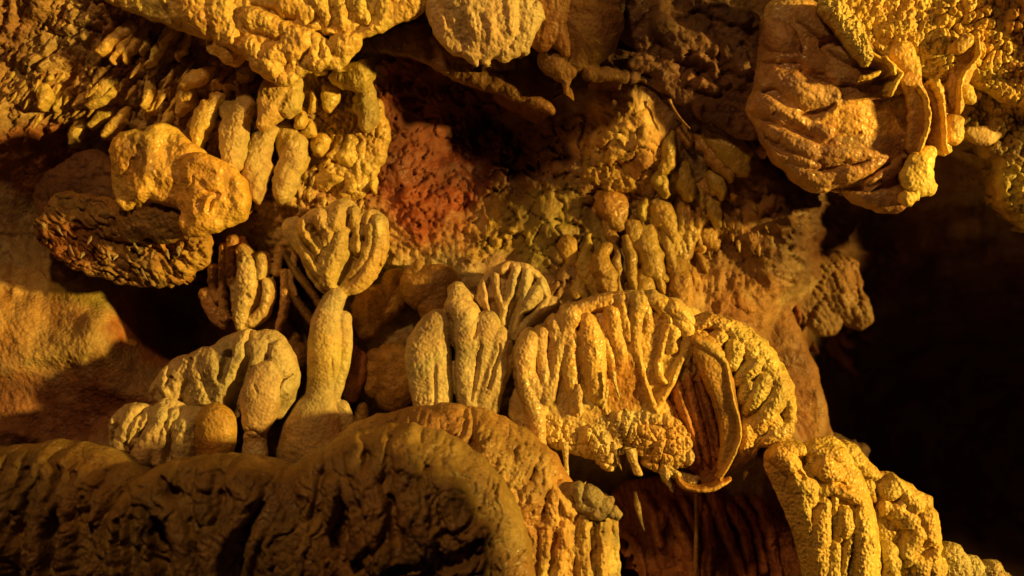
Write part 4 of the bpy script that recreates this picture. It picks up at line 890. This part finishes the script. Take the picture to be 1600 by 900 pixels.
form('nodular_ceiling', 'bright yellow ceiling crust covered in round nodules, top right corner', 'flowstone', 60,
     base=TT(None, '1330,-20,40 1420,30,70 1480,60,70', '1450,-20,80 1560,20,90 1680,40,110', '1560,90,50 1640,120,60', a=.3),
     extra=lambda U, V, H: 14 * cells(U, V, 15, 17, 90, 291, warp=.6) * (0.6 + 0.8 * E(U, V, 1500, 60, 70, 60)) + 6 * cells(U, V, 7.5, 8.5, 70, 293, warp=.5) + 6 * fbm(U, V, 50, 294, 2), rough=1.2, lump=6, warp=(6, 30), res=1.7, seed=122, mat='popcorn_flowstone', back=140, mid=24, tint=everywhere((1.15, 1.05, .62)))
form('mossy_rock', 'knobbly dark rock with greenish crust at the right edge under the nodular ceiling', 'rock', -20,
     base=TT(None, '1540,170,50 1600,190,60', '1590,240,30 1600,300,34 1640,320,50', '1560,215,30 1620,240,40', a=.5), extra=lambda U, V, H: 12 * cells(U, V, 9, 11, 60, 295) + 14 * ridged(U, V, 50, 296), rough=1.8, lump=8, warp=(7, 24), res=1.9, seed=123, mat='grey_rock', back=120, mid=30,
     tint=lambda U, V, H: [((1.2, 1.15, .6), E(U, V, 1590, 290, 40, 60, .4)), ((.7, .62, .4), E(U, V, 1550, 190, 60, 50, .4))])
form('pale_ledge', 'small pale lens-shaped shelf right of the drapery', 'rock', 8, base=TT(None, '1515,206,9 1540,212,16 1560,208,8', a=.7), rough=.8, lump=2, warp=(2, 18), res=1.8, seed=124, mat='cream_flowstone', back=60, mid=6)
for i, (t_, lab) in enumerate([('1165,25,12 1168,50,10', 'small pink rounded knob left of the top of the drapery'), ('1195,55,22 1190,80,20', 'upper pinkish bulb against the left side of the drapery'),
                               ('1188,150,26 1185,175,20', 'lower pinkish bulb left of the drapery, below the upper one'), ('1192,200,14 1196,225,12 1192,240,5', 'small dark drop under the two pinkish bulbs')]):
    pend(lab, [t_], None, 50, 'drapery_calcite', tint=(.85, .7, .65), name='bulbous_rock', cat='rock')

# ================================================================== drips in countable groups
rnd = random.Random(12)
def drips(n, reg, ln, wd, lean, label, group, mat, tint=None, shape='cone', out=6, jit=9, ncol=0):
    pts = []; k_ = 0
    while len(pts) < n and k_ < n * 60:
        k_ += 1
        u = rnd.uniform(reg[0], reg[2]); v = rnd.uniform(reg[1], reg[3])
        if len(reg) > 4 and not reg[4](u, v): continue
        if any(math.hypot(u - a, v - b) < jit for a, b in pts): continue
        pts.append((u, v))
    for (u, v) in pts:
        w = rnd.uniform(*wd)
        stalactite(u, v, rnd.uniform(*ln), w, label, lean=rnd.uniform(*lean), shape=rnd.choice([shape, shape, 'bulb']), d=wallD(u, v) + out, mat=mat, group=group, tint=tint, lean_d=rnd.uniform(2, 9))
Z1 = Q(0, 0)
SL = 'slanting drips on the yellow upper left wall'
for t_, lab in [('560,320,50 500,400,42 440,470,24 405,495,9', 'broad slab-like drip ending in a point, middle of the slanting drips'), ('530,500,34 480,540,26 430,590,12', 'short fat drip just left above the yellow boulder'),
                ('590,510,26 540,580,28 490,640,14', 'fat slanting drip touching the top of the yellow boulder'), ('765,350,26 752,430,24 715,500,14 698,530,6', 'hooked slender drip above the top of the yellow boulder'),
                ('700,365,22 690,430,20 672,485,9', 'slim drip left of the hooked slender one'), ('900,370,44 880,440,46 850,500,24 835,525,8', 'wide tooth-like drip left of the furry paws'), ('1000,325,24 930,360,34 870,395,26', 'smooth rounded ridge above the wide tooth-like drip'),
                ('1010,460,42 950,540,46 930,640,38 922,682,12', 'thick furry drip between yellow boulder and furry paws'), ('790,510,22 772,570,22 758,602,8', 'small drip squeezed above the yellow boulder, right of the hooked one'), ('370,570,26 345,640,26 328,672,10', 'stubby drip at the upper edge of the shadowed bulge'),
                ('190,410,32 202,460,28 188,505,10', 'blunt yellow drip at the far left of the wall'), ('275,420,26 272,480,22 262,515,8', 'slim yellow drip right of the blunt one at far left'), ('410,410,22 380,470,20 348,505,8', 'dark-edged drip under the long slanting shadow at left'),
                ('600,120,32 525,190,24 465,245,9', 'long leftmost drip of the slanting rods'), ('720,70,26 640,190,20 590,260,12 578,283,5', 'third and longest of the slanting rods'), ('640,100,20 570,210,17 528,283,6', 'second of the slanting rods from the left'),
                ('800,100,22 740,220,19 692,303,6', 'fourth of the slanting rods, ending just above the hooked drip'), ('830,40,18 785,150,15 758,205,5', 'thin upper rod beside the fourth slanting rod'), ('885,130,12 855,220,12 834,272,5', 'thin rod left of the round brown shaded knob'),
                ('950,0,15 922,60,12 902,93,6', 'thin bright rod cut by the top edge above the brown shaded knob'), ('780,30,36 725,58,30', 'pale rounded nub near the top edge above the slanting rods'), 
                ('660,170,20 680,200,14 668,245,5', 'tiny rod between the third and fourth slanting rods'),  ]:
    pend(lab, t_, Z1, 26, 'wet_flowstone', tint=YT, group=SL, back=60, extra=pop(5, 1.2, 221))
drips(14, (150, 95, 330, 190), (16, 34), (3.5, 7), (-22, -8), 'tiny seed-like drip on the yellow upper left wall between the larger slanting drips', 'tiny drips on the upper left wall', 'wet_flowstone', YT, out=8, jit=20)
drips(14, (20, 110, 150, 190), (12, 24), (4, 7), (-12, -4), 'short knobby drip on the wall above the shadowed bulge', 'short drips at the far upper left', 'wet_flowstone', YT, out=6, jit=18)
FR = (.9, .62, .5)
for t_, lab in [(['185,490,24 215,570,34 260,650,34 300,720,30 345,770,22 385,830,14 415,858,6', '300,650,20 350,700,14 378,725,6', '330,660,18 370,690,14 395,724,5'], 'biggest leaning reddish stalactite with finger-like tips in the dark fringe beside the void'),
                (['230,480,22 260,500,18 285,525,10 303,542,5'], 'uppermost finger-like stalactite of the dark fringe beside the void'), (['370,560,30 410,620,22 440,670,12 455,690,5'], 'short dim stalactite right of the biggest one in the dark fringe'),
                (['430,590,26 455,650,18 475,690,10 484,712,4'], 'rightmost dim stalactite of the dark fringe'), (['340,560,20 365,600,14 385,650,6'], 'small dim stalactite above the finger-like tips of the biggest one'),
                (['130,520,12 140,570,12 150,610,5'], 'leftmost thin stalactite of the dark fringe'), (['215,700,10 222,730,10 228,752,5'], 'tiny stub left under the biggest reddish stalactite')]:
    pend(lab, t_, Q(1200, 300), 60, 'red_rock', tint=(.9, .72, .55), back=70)
form('fringe_root', 'reddish brown overhang carrying the dark fringe of stalactites beside the void', 'rock', -230, base=TT(None, '1190,400,40 1240,450,36 1290,500,26', '1300,440,50 1340,490,26', a=.4), extra=pop(10, 7, 297, 60, 30), rough=1.5, lump=6, warp=(6, 26), res=2.2, seed=126, mat='wall_rock', back=80, mid=14, tint=everywhere((.5, .38, .28)))
drips(16, (1080, 300, 1200, 400), (8, 20), (2.5, 5), (-1, 5), 'tiny drip on the worn tan wall right of the stalactite bunch', 'tiny drips right of the stalactite bunch', 'wet_flowstone', BR, out=5, jit=14)
drips(14, (420, 245, 600, 310), (10, 22), (3, 6), (-6, 2), 'small drip on the pale ledge above the goblet formation', 'small drips above the goblet formation', 'wet_flowstone', (1, .95, .7), out=5, jit=14)

# ------------------------------------------------------------------ origins: move every top-level origin to its own base
def finish():
    for o in list(SC.collection.objects):
        if o.type not in ('MESH', 'EMPTY') or o.parent is not None: continue
        kids = [c for c in SC.collection.objects if c.parent == o]
        if o.type == 'EMPTY':
            pts = []
            for c in kids:
                n = len(c.data.vertices); a = np.empty(n * 3, np.float32); c.data.vertices.foreach_get('co', a); pts.append(a.reshape(-1, 3))
            p = np.vstack(pts); c0 = Vector(((p[:, 0].min() + p[:, 0].max()) / 2, p[:, 1].max(), p[:, 2].min()))
            o.location = c0
            for c in kids: c.location = -c0
        elif o.location.length < 1e-9 and o.get('kind') != 'structure':
            n = len(o.data.vertices); a = np.empty(n * 3, np.float32); o.data.vertices.foreach_get('co', a); p = a.reshape(-1, 3)
            c0 = np.array([(p[:, 0].min() + p[:, 0].max()) / 2, p[:, 1].max(), p[:, 2].min()], np.float32)
            o.data.vertices.foreach_set('co', (p - c0).ravel()); o.location = Vector(c0.tolist()); o.data.update()
finish()
print('objects', len(SC.collection.objects), 'tris', sum(len(o.data.polygons) * 2 for o in SC.collection.objects if o.type == 'MESH'))
